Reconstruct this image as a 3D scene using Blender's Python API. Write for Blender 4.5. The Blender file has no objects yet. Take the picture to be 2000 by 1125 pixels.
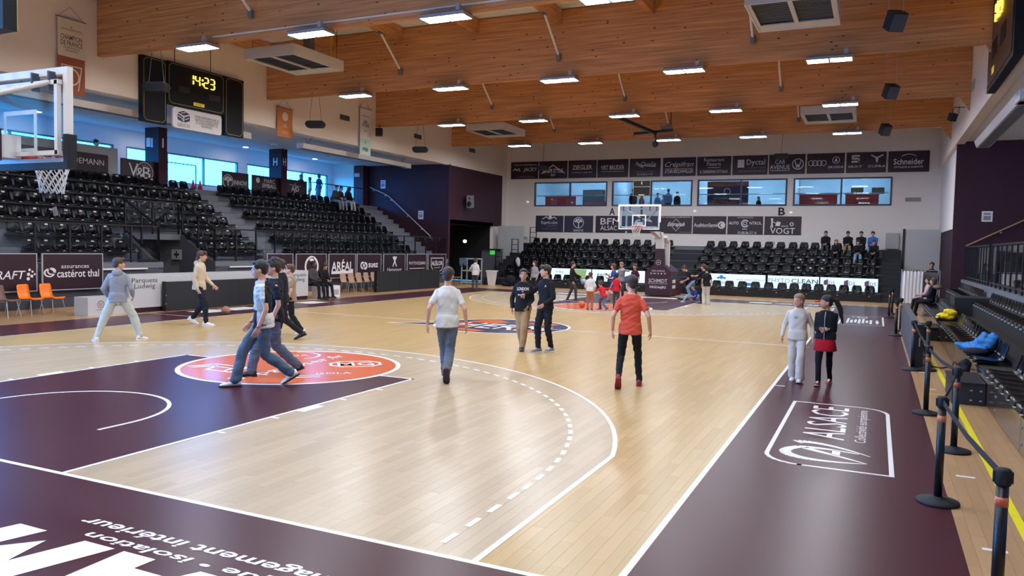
import bpy, bmesh, math, random
import numpy as np
from mathutils import Vector, Matrix
random.seed(7); rng = np.random.default_rng(7)
S = bpy.context.scene; COL = S.collection
PI = math.pi

# ------------------------------------------------------------------ camera
def make_camera():
    yaw, pitch, roll = 0.4368, -0.0532, 0.0218
    f = Vector((-math.sin(yaw)*math.cos(pitch), math.cos(yaw)*math.cos(pitch), math.sin(pitch)))
    r = Vector((math.cos(yaw), math.sin(yaw), 0)); u = r.cross(f)
    c, s = math.cos(roll), math.sin(roll)
    r2 = c*r + s*u; u2 = -s*r + c*u
    M = Matrix((r2, u2, -f)).transposed().to_4x4(); M.translation = (8.9202, -4.5304, 2.1053)
    cd = bpy.data.cameras.new('camera'); cd.sensor_width = 36; cd.lens = 1519.74/2000*36
    cd.clip_end = 200; cd.clip_start = 0.05
    o = bpy.data.objects.new('camera', cd); COL.objects.link(o); o.matrix_world = M
    S.camera = o
make_camera()
# ------------------------------------------------------------------ world: overcast daylight
w = bpy.data.worlds.new('daylight'); S.world = w; w.use_nodes = True
bg = w.node_tree.nodes['Background']; bg.inputs[0].default_value = (0.022, 0.32, 1.0, 1); bg.inputs[1].default_value = 33.0
def portal(loc, sx, sy, rot):
    l = bpy.data.lights.new('window_portal', 'AREA'); l.shape = 'RECTANGLE'; l.size = sx; l.size_y = sy
    l.cycles.is_portal = True
    o = bpy.data.objects.new('window_portal', l); COL.objects.link(o); o.location = loc; o.rotation_euler = rot
for i in range(4): portal((-20.75, 8.0+7.1*i+0.05, 5.38), 1.4, 6.4, (0, -PI/2, 0))
S.view_settings.view_transform = 'Standard'; S.view_settings.look = 'None'
S.view_settings.exposure = 0.0; S.view_settings.gamma = 1.0; S.view_settings.use_curve_mapping = False
S.cycles.sample_clamp_indirect = 4.0; S.cycles.blur_glossy = 1.0; S.cycles.caustics_reflective = False; S.cycles.caustics_refractive = False
LAMP = 142.0     # emission of the ceiling light diffusers
ROOM = 90.0      # emission of the club room light strips

# ------------------------------------------------------------------ materials
def lin(c):
    return tuple(((v/255)/12.92 if v/255 <= 0.04045 else ((v/255+0.055)/1.055)**2.4) for v in c) + (1,)
MATS = {}
def mat(name, rgb, rough=0.55, metal=0.0, spec=0.5, var=0.06, scale=6.0, bump=0.0, bscale=60.0, emit=0.0, coat=0.0):
    if name in MATS: return MATS[name]
    m = bpy.data.materials.new(name); m.use_nodes = True; nt = m.node_tree; b = nt.nodes['Principled BSDF']
    c = lin(rgb)
    tc = nt.nodes.new('ShaderNodeTexCoord'); nz = nt.nodes.new('ShaderNodeTexNoise')
    nz.inputs['Scale'].default_value = scale; nz.inputs['Detail'].default_value = 3
    nt.links.new(tc.outputs['Object'], nz.inputs['Vector'])
    mx = nt.nodes.new('ShaderNodeMix'); mx.data_type = 'RGBA'
    mx.inputs[6].default_value = tuple(v*(1-var) for v in c[:3])+(1,); mx.inputs[7].default_value = tuple(min(1, v*(1+var)) for v in c[:3])+(1,)
    nt.links.new(nz.outputs['Fac'], mx.inputs[0]); nt.links.new(mx.outputs[2], b.inputs['Base Color'])
    b.inputs['Roughness'].default_value = rough; b.inputs['Metallic'].default_value = metal
    b.inputs['Specular IOR Level'].default_value = spec
    if coat: b.inputs['Coat Weight'].default_value = coat; b.inputs['Coat Roughness'].default_value = 0.1
    if bump:
        n2 = nt.nodes.new('ShaderNodeTexNoise'); n2.inputs['Scale'].default_value = bscale; n2.inputs['Detail'].default_value = 2
        nt.links.new(tc.outputs['Object'], n2.inputs['Vector'])
        bp = nt.nodes.new('ShaderNodeBump'); bp.inputs['Strength'].default_value = bump; bp.inputs['Distance'].default_value = 0.02
        nt.links.new(n2.outputs['Fac'], bp.inputs['Height']); nt.links.new(bp.outputs['Normal'], b.inputs['Normal'])
    if emit:
        b.inputs['Emission Color'].default_value = c; b.inputs['Emission Strength'].default_value = emit
    MATS[name] = m; return m
def glass(name, tint=(235, 245, 250), refl=1.0, alpha=1.0):
    if name in MATS: return MATS[name]
    m = bpy.data.materials.new(name); m.use_nodes = True; nt = m.node_tree; nt.nodes.clear()
    o = nt.nodes.new('ShaderNodeOutputMaterial'); t = nt.nodes.new('ShaderNodeBsdfTransparent'); g = nt.nodes.new('ShaderNodeBsdfGlossy')
    t.inputs[0].default_value = lin(tint); g.inputs['Roughness'].default_value = 0.02
    fr = nt.nodes.new('ShaderNodeLayerWeight'); fr.inputs[0].default_value = 0.5
    pw = nt.nodes.new('ShaderNodeMath'); pw.operation = 'POWER'; pw.inputs[1].default_value = 5.0; nt.links.new(fr.outputs['Facing'], pw.inputs[0])
    mu = nt.nodes.new('ShaderNodeMath'); mu.operation = 'MULTIPLY_ADD'; mu.inputs[1].default_value = 0.9*refl; mu.inputs[2].default_value = 0.04*refl; nt.links.new(pw.outputs[0], mu.inputs[0])
    mx = nt.nodes.new('ShaderNodeMixShader'); nt.links.new(mu.outputs[0], mx.inputs[0]); nt.links.new(t.outputs[0], mx.inputs[1]); nt.links.new(g.outputs[0], mx.inputs[2])
    nt.links.new(mx.outputs[0], o.inputs[0]); MATS[name] = m; return m
def wood_beam():
    m = bpy.data.materials.new('glulam'); m.use_nodes = True; nt = m.node_tree; b = nt.nodes['Principled BSDF']; L = nt.links.new
    tc = nt.nodes.new('ShaderNodeTexCoord')
    def mp(sc):
        n = nt.nodes.new('ShaderNodeMapping'); n.inputs['Scale'].default_value = sc; L(tc.outputs['Object'], n.inputs[0]); return n
    def noise(sc, scale, det=4):
        n = nt.nodes.new('ShaderNodeTexNoise'); n.inputs['Scale'].default_value = scale; n.inputs['Detail'].default_value = det
        L(mp(sc).outputs[0], n.inputs['Vector']); return n
    g = noise((0.25, 1, 8), 2.2, 5)
    cr = nt.nodes.new('ShaderNodeValToRGB'); e = cr.color_ramp.elements
    e[0].position = 0.30; e[0].color = lin((180, 120, 76)); e[1].position = 0.72; e[1].color = lin((230, 166, 112))
    L(g.outputs['Fac'], cr.inputs[0])
    # lamella tone: one tone for each 4 cm layer and board length
    br = nt.nodes.new('ShaderNodeTexBrick'); br.inputs['Scale'].default_value = 1.0
    br.inputs['Brick Width'].default_value = 2.6; br.inputs['Row Height'].default_value = 0.045; br.inputs['Mortar Size'].default_value = 0.0015
    br.inputs['Color1'].default_value = (0.86, 0.86, 0.86, 1); br.inputs['Color2'].default_value = (1.1, 1.08, 1.05, 1); br.inputs['Mortar'].default_value = (0.6, 0.55, 0.5, 1)
    sw = nt.nodes.new('ShaderNodeMapping'); sw.inputs['Rotation'].default_value = (PI/2, 0, 0); L(tc.outputs['Object'], sw.inputs[0]); L(sw.outputs[0], br.inputs['Vector'])
    m1 = nt.nodes.new('ShaderNodeMix'); m1.data_type = 'RGBA'; m1.blend_type = 'MULTIPLY'; m1.inputs[0].default_value = 0.5
    L(cr.outputs[0], m1.inputs[6]); L(br.outputs['Color'], m1.inputs[7])
    # knots
    v = nt.nodes.new('ShaderNodeTexVoronoi'); v.inputs['Scale'].default_value = 3.4; v.inputs['Randomness'].default_value = 1.0
    L(mp((0.75, 1, 1.6)).outputs[0], v.inputs['Vector'])
    k = nt.nodes.new('ShaderNodeValToRGB'); k.color_ramp.elements[0].position = 0.075; k.color_ramp.elements[0].color = (1, 1, 1, 1); k.color_ramp.elements[1].position = 0.125; k.color_ramp.elements[1].color = (0, 0, 0, 1)
    L(v.outputs['Distance'], k.inputs[0])
    m2 = nt.nodes.new('ShaderNodeMix'); m2.data_type = 'RGBA'; L(k.outputs[0], m2.inputs[0]); L(m1.outputs[2], m2.inputs[6]); m2.inputs[7].default_value = lin((84, 42, 26))
    L(m2.outputs[2], b.inputs['Base Color']); b.inputs['Roughness'].default_value = 0.5; b.inputs['Specular IOR Level'].default_value = 0.25
    MATS['glulam'] = m; return m
def court_wood():
    m = bpy.data.materials.new('court_parquet'); m.use_nodes = True; nt = m.node_tree; b = nt.nodes['Principled BSDF']; L = nt.links.new
    ge = nt.nodes.new('ShaderNodeNewGeometry'); sp = nt.nodes.new('ShaderNodeSeparateXYZ'); L(ge.outputs['Position'], sp.inputs[0])
    def M(op, a, b_=None, c=None):
        n = nt.nodes.new('ShaderNodeMath'); n.operation = op
        for i, v in enumerate((a, b_, c)):
            if v is None: continue
            if isinstance(v, (int, float)): n.inputs[i].default_value = v
            else: L(v, n.inputs[i])
        return n.outputs[0]
    X, Y = sp.outputs['X'], sp.outputs['Y']
    # pale stain inside the two three-point areas
    yy = M('SUBTRACT', 14.0, M('ABSOLUTE', M('SUBTRACT', Y, 14.0)))
    ax = M('ABSOLUTE', X); dy = M('SUBTRACT', yy, 1.575)
    rr = M('SQRT', M('ADD', M('MULTIPLY', X, X), M('MULTIPLY', dy, dy)))
    ins = M('MULTIPLY', M('LESS_THAN', ax, 6.6), M('MAXIMUM', M('LESS_THAN', rr, 6.75), M('LESS_THAN', yy, 2.99)))
    ins = M('MULTIPLY', ins, M('GREATER_THAN', yy, 0.0))
    out = M('GREATER_THAN', M('MAXIMUM', M('SUBTRACT', ax, 9.5), M('SUBTRACT', -2.0, yy)), 0.0)
    tint = nt.nodes.new('ShaderNodeMix'); tint.data_type = 'RGBA'; L(ins, tint.inputs[0])
    tint.inputs[6].default_value = lin((192, 160, 108)); tint.inputs[7].default_value = lin((190, 168, 137))
    t2 = nt.nodes.new('ShaderNodeMix'); t2.data_type = 'RGBA'; L(out, t2.inputs[0]); L(tint.outputs[2], t2.inputs[6]); t2.inputs[7].default_value = lin((186, 148, 106))
    oi = nt.nodes.new('ShaderNodeObjectInfo')
    rnd = M('FRACT', M('ADD', ge.outputs['Random Per Island'], oi.outputs['Random']))
    nz = nt.nodes.new('ShaderNodeTexNoise'); nz.inputs['Scale'].default_value = 5.0; nz.inputs['Detail'].default_value = 4
    mp = nt.nodes.new('ShaderNodeMapping'); mp.inputs['Scale'].default_value = (5, 0.4, 1); L(ge.outputs['Position'], mp.inputs[0]); L(mp.outputs[0], nz.inputs['Vector'])
    f = M('ADD', 0.87, M('ADD', M('MULTIPLY', rnd, 0.13), M('MULTIPLY', nz.outputs['Fac'], 0.05)))
    mul = nt.nodes.new('ShaderNodeVectorMath'); mul.operation = 'SCALE'; L(t2.outputs[2], mul.inputs[0]); L(f, mul.inputs['Scale'])
    L(mul.outputs[0], b.inputs['Base Color']); b.inputs['Roughness'].default_value = 0.22; b.inputs['Specular IOR Level'].default_value = 0.5
    n3 = nt.nodes.new('ShaderNodeTexNoise'); n3.inputs['Scale'].default_value = 1.6; L(ge.outputs['Position'], n3.inputs['Vector'])
    b.inputs['Roughness'].default_value = 0.27
    MATS['parquet'] = m; return m

# ------------------------------------------------------------------ mesh building
class MB:
    def __init__(s): s.v = []; s.f = []
    def add(s, v, f):
        n = len(s.v); s.v += [tuple(map(float, p)) for p in v]; s.f += [tuple(i+n for i in q) for q in f]; return s
    def box(s, x0, x1, y0, y1, z0, z1):
        return s.add([(x, y, z) for z in (z0, z1) for y in (y0, y1) for x in (x0, x1)],
                     [(0, 2, 3, 1), (4, 5, 7, 6), (0, 1, 5, 4), (2, 6, 7, 3), (0, 4, 6, 2), (1, 3, 7, 5)])
    def cbox(s, c, d, R=None):
        h = [Vector(((i & 1)*2-1, (i >> 1 & 1)*2-1, (i >> 2)*2-1)) for i in range(8)]
        P = [Vector((q[0]*d[0]/2, q[1]*d[1]/2, q[2]*d[2]/2)) for q in h]
        if R is not None: P = [R @ p for p in P]
        return s.add([p+Vector(c) for p in P], [(0, 2, 3, 1), (4, 5, 7, 6), (0, 1, 5, 4), (2, 6, 7, 3), (0, 4, 6, 2), (1, 3, 7, 5)])
    def bar(s, p0, p1, w, h=None, up=(0, 0, 1)):
        p0 = Vector(p0); p1 = Vector(p1); d = (p1-p0).normalized(); up = Vector(up)
        if abs(d.dot(up)) > 0.99: up = Vector((1, 0, 0))
        r = d.cross(up).normalized(); u = r.cross(d); h = h or w
        V = [p+r*a*w/2+u*b*h/2 for p in (p0, p1) for a, b in ((-1, -1), (1, -1), (1, 1), (-1, 1))]
        return s.add(V, [(3, 2, 1, 0), (4, 5, 6, 7), (0, 1, 5, 4), (1, 2, 6, 5), (2, 3, 7, 6), (3, 0, 4, 7)])
    def tube(s, pts, r, n=8, cap=True):
        pts = [Vector(p) for p in pts]; rs = r if isinstance(r, (list, tuple)) else [r]*len(pts)
        V = []; prev = None
        for i, p in enumerate(pts):
            d = (pts[min(i+1, len(pts)-1)]-pts[max(i-1, 0)]).normalized()
            if prev is None: a = d.orthogonal().normalized()
            else: a = (prev-d*prev.dot(d)).normalized()
            prev = a; bb = d.cross(a)
            V += [p+(a*math.cos(2*PI*k/n)+bb*math.sin(2*PI*k/n))*rs[i] for k in range(n)]
        F = [(i*n+k, i*n+(k+1) % n, (i+1)*n+(k+1) % n, (i+1)*n+k) for i in range(len(pts)-1) for k in range(n)]
        if cap: F += [tuple(range(n))[::-1], tuple(range((len(pts)-1)*n, len(pts)*n))]
        return s.add(V, F)
    def lathe(s, prof, n=20, c=(0, 0, 0)):
        V = [(c[0]+r*math.cos(2*PI*k/n), c[1]+r*math.sin(2*PI*k/n), c[2]+z) for r, z in prof for k in range(n)]
        F = [(i*n+k, i*n+(k+1) % n, (i+1)*n+(k+1) % n, (i+1)*n+k) for i in range(len(prof)-1) for k in range(n)]
        F += [tuple(range(n))[::-1], tuple(range((len(prof)-1)*n, len(prof)*n))]
        return s.add(V, F)
    def prism(s, poly, axis, a, b):
        """poly: 2-D points, extruded along axis from a to b"""
        def P(p, t): return {'x': (t, p[0], p[1]), 'y': (p[0], t, p[1]), 'z': (p[0], p[1], t)}[axis]
        n = len(poly); V = [P(p, a) for p in poly]+[P(p, b) for p in poly]
        F = [tuple(range(n))[::-1], tuple(range(n, 2*n))]+[(i, (i+1) % n, n+(i+1) % n, n+i) for i in range(n)]
        return s.add(V, F)
    def ell(s, c, r, n=12, m=8, R=None):
        V = []
        for i in range(m+1):
            t = PI*i/m
            for k in range(n):
                p = Vector((r[0]*math.sin(t)*math.cos(2*PI*k/n), r[1]*math.sin(t)*math.sin(2*PI*k/n), r[2]*math.cos(t)))
                V.append((R @ p if R is not None else p)+Vector(c))
        return s.add(V, [(i*n+k, (i+1)*n+k, (i+1)*n+(k+1) % n, i*n+(k+1) % n) for i in range(m) for k in range(n)])
    def rcone(s, p0, p1, r0, r1, n=12):
        p0 = Vector(p0); p1 = Vector(p1); d = (p1-p0); l = d.length; d = d.normalized() if l > 1e-6 else Vector((0, 0, 1))
        ts = []
        for i in range(4): a = PI/2*(1-i/4); ts.append((p0-d*r0*math.sin(a), r0*math.cos(a)+1e-4))
        ts.append((p0, r0)); ts.append((p1, r1))
        for i in range(1, 5): a = PI/2*i/4; ts.append((p1+d*r1*math.sin(a), r1*math.cos(a)+1e-4))
        return s.tube([t[0] for t in ts], [t[1] for t in ts], n)
    def loft(s, rings):
        """rings: list of lists of points"""
        n = len(rings[0]); V = [p for r in rings for p in r]
        F = [(i*n+k, i*n+(k+1) % n, (i+1)*n+(k+1) % n, (i+1)*n+k) for i in range(len(rings)-1) for k in range(n)]
        F += [tuple(range(n))[::-1], tuple(range((len(rings)-1)*n, len(rings)*n))]
        return s.add(V, F)
    def mesh(s, name, m=None, smooth=False, off=None):
        v = s.v if off is None else [(p[0]-off[0], p[1]-off[1], p[2]-off[2]) for p in s.v]
        me = bpy.data.meshes.new(name); me.from_pydata(v, [], s.f); me.update()
        if m is not None: me.materials.append(MATS[m] if isinstance(m, str) else m)
        if smooth: me.polygons.foreach_set('use_smooth', [True]*len(me.polygons))
        return me
LOC = {}
def link(name, data, parent=None, loc=(0, 0, 0), rot=(0, 0, 0)):
    o = bpy.data.objects.new(name, data); COL.objects.link(o); o.location = loc; o.rotation_euler = rot
    if parent is not None: o.parent = parent
    return o
def thing(name, label, cat, loc=(0, 0, 0), rz=0, group=None):
    o = link(name, None, None, loc, (0, 0, rz)); o.empty_display_size = 0.1
    o['label'] = label; o['category'] = cat
    if group: o['group'] = group
    return o
def tag(o, label, cat, group=None):
    o['label'] = label; o['category'] = cat
    if group: o['group'] = group
    return o
def wpart(name, mb, m, parent, smooth=False):
    """part whose shape is given in world coordinates under a root without rotation"""
    p = parent; off = Vector((0, 0, 0))
    while p is not None: off += p.location; p = p.parent
    return link(name, mb.mesh(name, m, smooth, off), parent)
def lpart(name, mb, m, parent, smooth=False): return link(name, mb.mesh(name, m, smooth), parent)
def solo(name, mb, m, label, cat, group=None, smooth=False, loc=None):
    """a thing that is one mesh, shape in world coordinates"""
    if loc is None:
        a = np.array(mb.v); loc = ((a[:, 0].min()+a[:, 0].max())/2, (a[:, 1].min()+a[:, 1].max())/2, a[:, 2].min())
    return tag(link(name, mb.mesh(name, m, smooth, loc), None, loc), label, cat, group)
def struct(name, mb, m, parent=None, smooth=False, kind='structure'):
    o = link(name, mb.mesh(name, m, smooth), parent); o['kind'] = kind; return o
def copy_tree(o, parent=None):
    c = o.copy(); COL.objects.link(c); c.parent = parent
    for ch in o.children: copy_tree(ch, c)
    return c
# text and bodies are evaluated together at the end
TEXTS = []
def text(s, c, right, up, wid, hei, m, parent, shear=0.0, bold=0.0, name='lettering', z=0.0):
    """lettering fitted to a box wid x hei centred on c (world), reading along right, tops towards up"""
    cu = bpy.data.curves.new('t', 'FONT'); cu.body = s; cu.resolution_u = 2; cu.shear = shear; cu.offset = min(bold, .005 if set(s) & set('MWVNK') else .018)
    cu.align_x = 'CENTER'; cu.space_line = 0.85
    o = bpy.data.objects.new('t', cu); COL.objects.link(o)
    TEXTS.append((o, Vector(c), Vector(right).normalized(), Vector(up).normalized(), wid, hei, m, parent, name))
BODIES = []

# plain palette
mat('club_wall', (216, 226, 234), .7)
W = mat('white_paint', (236, 233, 230), 0.6, var=0.03)
mat('table_white', (196, 196, 200), .5, var=.02)
mat('cream_wall', (240, 226, 210), 0.8, var=0.03, scale=1.5)
mat('grey_wall', (238, 231, 226), 0.8, var=0.03, scale=1.5)
mat('soffit', (246, 246, 248), 0.8, var=0.02)
mat('purple_wall', (54, 19, 35), 0.7, var=0.06, scale=1.0)
mat('purple_paint', (70, 32, 42), 0.30, spec=.2, var=0.10, scale=1.2)
mat('purple_board', (46, 20, 34), 0.45, var=0.05)
mat('purple_pad', (62, 26, 46), 0.5, bump=0.15, bscale=30)
mat('black_plastic', (9, 9, 12), 0.2, spec=.22, var=0.1)
mat('black_metal', (20, 20, 24), 0.4, var=0.05)
mat('black_matte', (22, 22, 26), 0.75, var=0.08)
mat('black_panel', (29, 30, 36), 0.55, var=0.05)
mat('tier_grey', (124, 127, 137), 0.7, var=0.08, scale=3)
mat('tier_dark', (64, 66, 76), 0.7, var=0.08, scale=3)
mat('dark_grey', (76, 78, 88), 0.65, var=0.05)
mat('mid_grey', (112, 114, 120), 0.65, var=0.05)
mat('light_grey', (176, 178, 182), 0.5, var=0.04)
mat('alu', (190, 192, 196), 0.35, metal=0.8)
mat('white_line', (238, 238, 236), 0.3, var=0.02)
mat('white_print', (236, 234, 236), 0.5, var=0.02)
mat('grey_print', (150, 140, 150), 0.5, var=0.02)
mat('navy_print', (28, 30, 66), 0.5)
mat('orange_paint', (222, 112, 68), 0.2, var=0.05)
mat('navy_paint', (66, 62, 92), 0.2, var=0.05)
mat('yellow_line', (240, 226, 30), 0.35)
mat('tan_wood', (176, 140, 104), 0.5, var=0.1, scale=9)
mat('orange_plastic', (250, 126, 14), 0.35)
mat('rim_red', (200, 60, 44), 0.4)
mat('net_white', (226, 222, 216), 0.8)
mat('red_plastic', (206, 44, 40), 0.45)
mat('yellow_pipe', (206, 160, 30), 0.4)
mat('heater_white', (214, 208, 202), 0.5, var=0.02)
mat('grille', (66, 66, 70), 0.45, var=0.15, scale=3)
mat('deck_white', (236, 234, 226), 0.6, var=0.03)
mat('board_screen', (9, 10, 18), 0.6, spec=.3)
mat('digit', (255, 206, 60), 0.5, emit=5.0)
mat('digit_y', (176, 160, 84), 0.5)
mat('plate_y', (226, 200, 70), 0.5, emit=0.25)
mat('concourse_fill_glow', (255, 244, 232), 0.5, emit=110)  # glow of the added fill discs over the concourse
mat('lamp_glow', (244, 248, 255), 0.5, emit=LAMP)
mat('room_glow', (190, 230, 255), 0.5, emit=ROOM)
mat('led_white', (206, 232, 246), 0.4, emit=0.75)
glass('clear_glass'); glass('board_glass', (238, 244, 248), 0.8); glass('rail_glass', (244, 246, 248), 1.0); glass('room_glass', (216, 230, 240), 0.9)
wood_beam(); court_wood()
# ================================================================== FLOOR
floor = struct('floor', MB().box(-20.7, 17.2, -11.4, 39.4, -0.3, -0.021), 'tan_wood')
def planks():
    cam = S.camera.matrix_world.inverted(); items = []
    wd, ln = 0.10, 1.1; ix = 0; x = -12.05
    while x < 12.0:
        y = -11.2 - (ix*0.43 % ln)
        while y < 39.2:
            y0 = max(y, -11.2); y1 = min(y+ln, 39.2)
            if y1-y0 > 0.05:
                cx, cy = x+wd/2, (y0+y1)/2; p = cam @ Vector((cx, cy, 0)); d = -p.z
                vis = d > 0.5 and abs(p.x/d) < 0.66 and abs(p.y/d) < 0.38
                wood = (-7.5 < cx < 7.5 and 0 < cy < 28 and not (abs(cx) < 2.5 and cy < 5.8)) or 9.6 < cx < 10.4
                items.append((d if (vis and wood and abs(y1-y0-ln) < 1e-6) else 1e6+d, x, y0, y1))
            y += ln
        x += wd; ix += 1
    items.sort(key=lambda t: t[0])
    me = MB().box(0.0006, wd-0.0006, 0.0006, ln-0.0006, -0.02, 0).mesh('plank', 'parquet')
    for d, x, y0, y1 in items[:300]: link('plank', me, floor, (x, y0, 0))
    mb = MB()
    for d, x, y0, y1 in items[300:]: mb.box(x+0.0006, x+wd-0.0006, y0+0.0006, y1-0.0006, -0.02, 0)
    o = link('parquet_planks', mb.mesh('parquet_planks', 'parquet'), floor); o['kind'] = 'stuff'
planks()
def flat(name, poly, m, z):
    me = bpy.data.meshes.new(name); bm = bmesh.new(); bm.faces.new([bm.verts.new((p[0], p[1], z)) for p in poly]); bm.normal_update()
    for f in bm.faces:
        if f.normal.z < 0: f.normal_flip()
    bm.to_mesh(me); bm.free(); me.materials.append(MATS[m]); return link(name, me, floor)
def rect(name, x0, x1, y0, y1, m, z): return flat(name, [(x0, y0), (x1, y0), (x1, y1), (x0, y1)], m, z)
def strips(name, polys, m, z):
    mb = MB()
    for p in polys: mb.add([(q[0], q[1], z) for q in p], [tuple(range(len(p)))])
    return link(name, mb.mesh(name, m), floor)
def arcq(cx, cy, r0, r1, a0, a1, n):
    P = []
    for i in range(n):
        t0 = a0+(a1-a0)*i/n; t1 = a0+(a1-a0)*(i+1)/n
        P.append([(cx+r0*math.cos(t0), cy+r0*math.sin(t0)), (cx+r1*math.cos(t0), cy+r1*math.sin(t0)), (cx+r1*math.cos(t1), cy+r1*math.sin(t1)), (cx+r0*math.cos(t1), cy+r0*math.sin(t1))])
    return P
Z1, Z2, Z3 = 0.0012, 0.0024, 0.0036
# painted run-off around the court
rect('painted_runoff', 7.55, 9.57, -4.0, 30.05, 'purple_paint', Z1)
rect('painted_runoff', -9.57, -7.55, -4.0, 30.05, 'purple_paint', Z1)
rect('painted_runoff', -7.55, 7.55, -4.0, -0.05, 'purple_paint', Z1)
rect('painted_runoff', -7.55, 7.55, 28.05, 30.05, 'purple_paint', Z1)
def ring(cx, cy, r): return [(cx+r*math.cos(2*PI*k/72), cy+r*math.sin(2*PI*k/72)) for k in range(72)]
lw = 0.05
for o in (lambda y: y, lambda y: 28-y):
    def R(n, x0, x1, y0, y1, m, z): a, b = sorted((o(y0), o(y1))); rect(n, x0, x1, a, b, m, z)
    R('painted_key', -2.45, 2.45, 0, 5.8, 'purple_paint', Z1)
    flat('painted_circle', ring(0, o(5.8), 1.8), 'orange_paint', Z2)
    strips('court_line', arcq(0, o(5.8), 1.75, 1.83, 0, 2*PI, 72), 'white_line', Z3)
    R('court_line', -2.45, -2.40, 0, 5.8, 'white_line', Z2); R('court_line', 2.40, 2.45, 0, 5.8, 'white_line', Z2)
    for a, b in ((-2.45, -1.75), (1.75, 2.45)): R('court_line', a, b, 5.75, 5.8, 'white_line', Z2)
    s = 1 if o(1) == 1 else -1
    q = [[(x, o(1.575)+s*(y-1.575)) for x, y in p] for p in arcq(0, 1.575, 1.25, 1.30, 0, PI, 40)]
    q += [[(x, o(1.575)+s*(y-1.575)) for x, y in ((a, 1.2), (a+0.05, 1.2), (a+0.05, 1.575), (a, 1.575))] for a in (1.25, -1.30)]
    strips('court_line', q, 'white_line', Z2)
    al = math.acos(6.6/6.75)
    q = arcq(0, 1.575, 6.70, 6.75, al, PI-al, 80)+[[(a, 0), (a+0.05, 0), (a+0.05, 2.99), (a, 2.99)] for a in (6.55, -6.6)]
    strips('court_line', [[(x, o(y)) for x, y in p] for p in q], 'white_line', Z2)
    # dashed line of the old three-point arc
    q = []; n = 64
    for i in range(n):
        a0 = PI*i/n; q += arcq(0, 1.575, 6.20, 6.25, a0, a0+PI/n*0.55, 2)
    for k in range(4):
        for a in (6.20, -6.25): y0 = 0.18+k*0.36; q.append([(a, y0), (a+0.05, y0), (a+0.05, y0+0.2), (a, y0+0.2)])
    strips('court_line', [[(x, o(y)) for x, y in p] for p in q], 'white_line', Z2)
    for y, l, wd in ((1.75, .1, .05), (2.6, .1, .05), (3.05, .12, .4), (3.9, .1, .05), (4.75, .1, .05)):
        for sx in (-1, 1):
            a, b = sorted((sx*2.45, sx*(2.45+l))); R('court_line', a, b, y, y+wd, 'white_line', Z2)
    R('court_line', -7.55, 7.55, -0.05, 0, 'white_line', Z2)
for a in (-7.55, 7.5): rect('court_line', a, a+0.05, -0.05, 28.05, 'white_line', Z2)
rect('court_line', -7.65, 7.65, 13.975, 14.025, 'white_line', Z2)
for y in (8.325, 19.675): rect('court_line', 7.55, 7.70, y-0.025, y+0.025, 'white_line', Z2)
for y in (11.0, 18.0): rect('court_line', -9.57, -7.55, y-0.02, y+0.02, 'white_line', Z2)
rect('yellow_line', 10.0, 10.07, -4, 20, 'yellow_line', Z1)
rect('yellow_line', 9.72, 10.0, 8.85, 8.88, 'yellow_line', Z1)
for y in (1.9, 3.95, 9.3, 11.2): rect('court_line', 9.70, 9.86, y, y+0.05, 'white_line', Z1)
# ---- centre circle emblem
flat('painted_emblem', ring(0, 14, 1.8), 'navy_paint', Z1)
strips('court_line', arcq(0, 14, 1.75, 1.82, 0, 2*PI, 72), 'white_line', Z2)
flat('painted_emblem', [(-1.7, 13.1), (-2.9, 12.95), (-1.6, 13.9)], 'navy_paint', Z1)
strips('court_line', [[(-1.72, 13.05), (-2.95, 12.9), (-2.95, 12.95), (-1.72, 13.12)], [(-2.95, 12.95), (-1.62, 13.95), (-1.6, 13.85), (-2.85, 12.93)]], 'white_line', Z2)
for p in ([(-1.55, 13.4), (-0.9, 13.1), (-0.5, 13.5), (-0.9, 14.2), (-1.5, 14.3)], [(-1.3, 14.5), (-0.5, 14.3), (-0.2, 14.9), (-0.7, 15.4), (-1.1, 15.2)],
          [(0.3, 14.9), (1.1, 14.6), (1.2, 15.1), (0.5, 15.6)], [(0.6, 13.2), (1.2, 12.9), (1.5, 13.6), (0.9, 13.9)], [(-0.9, 12.6), (0.0, 12.35), (0.2, 12.7), (-0.6, 12.95)]):
    flat('painted_emblem', p, 'orange_paint', Z2)
text('HERM', (0.1, 13.75, 0.0045), (1, 0, 0), (0, 1, 0), 2.5, 1.15, 'white_line', floor, bold=0.03)
strips('painted_emblem', [[(-1.2, y), (1.3, y), (1.3, y+0.05), (-1.2, y+0.05)] for y in (13.35, 13.58, 13.85, 14.1)], 'navy_paint', 0.0056)
# ---- lettering in the near orange circle
d1 = Vector((-0.21, 2.96, 0)).normalized()
text('Supgrasser.fr', (0.09, 5.75, 0.005), (-0.07, 1, 0), (-1, -0.07, 0), 2.95, 0.34, 'white_line', floor)
def loop(name, pts, wd, m, z, closed=True):
    q = []; n = len(pts)
    for i in range(n if closed else n-1):
        a = Vector(pts[i]); b = Vector(pts[(i+1) % n]); d = (b-a).normalized(); p = Vector((-d.y, d.x))*wd/2
        q.append([a-p-d*wd/2, b-p+d*wd/2, b+p+d*wd/2, a+p-d*wd/2])
    mb = MB()
    for i, r in enumerate(q): mb.add([(v.x, v.y, z+.0003*(i % 3)) for v in r], [(0, 1, 2, 3)])
    return link(name, mb.mesh(name, m), floor)
cx, cy = 0.78, 6.53; e1 = Vector((0.62, 0.55)).normalized(); e2 = Vector((-e1.y, e1.x))
def emb(u, v): p = Vector((cx, cy))+e1*u+e2*v; return (p.x, p.y)
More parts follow.
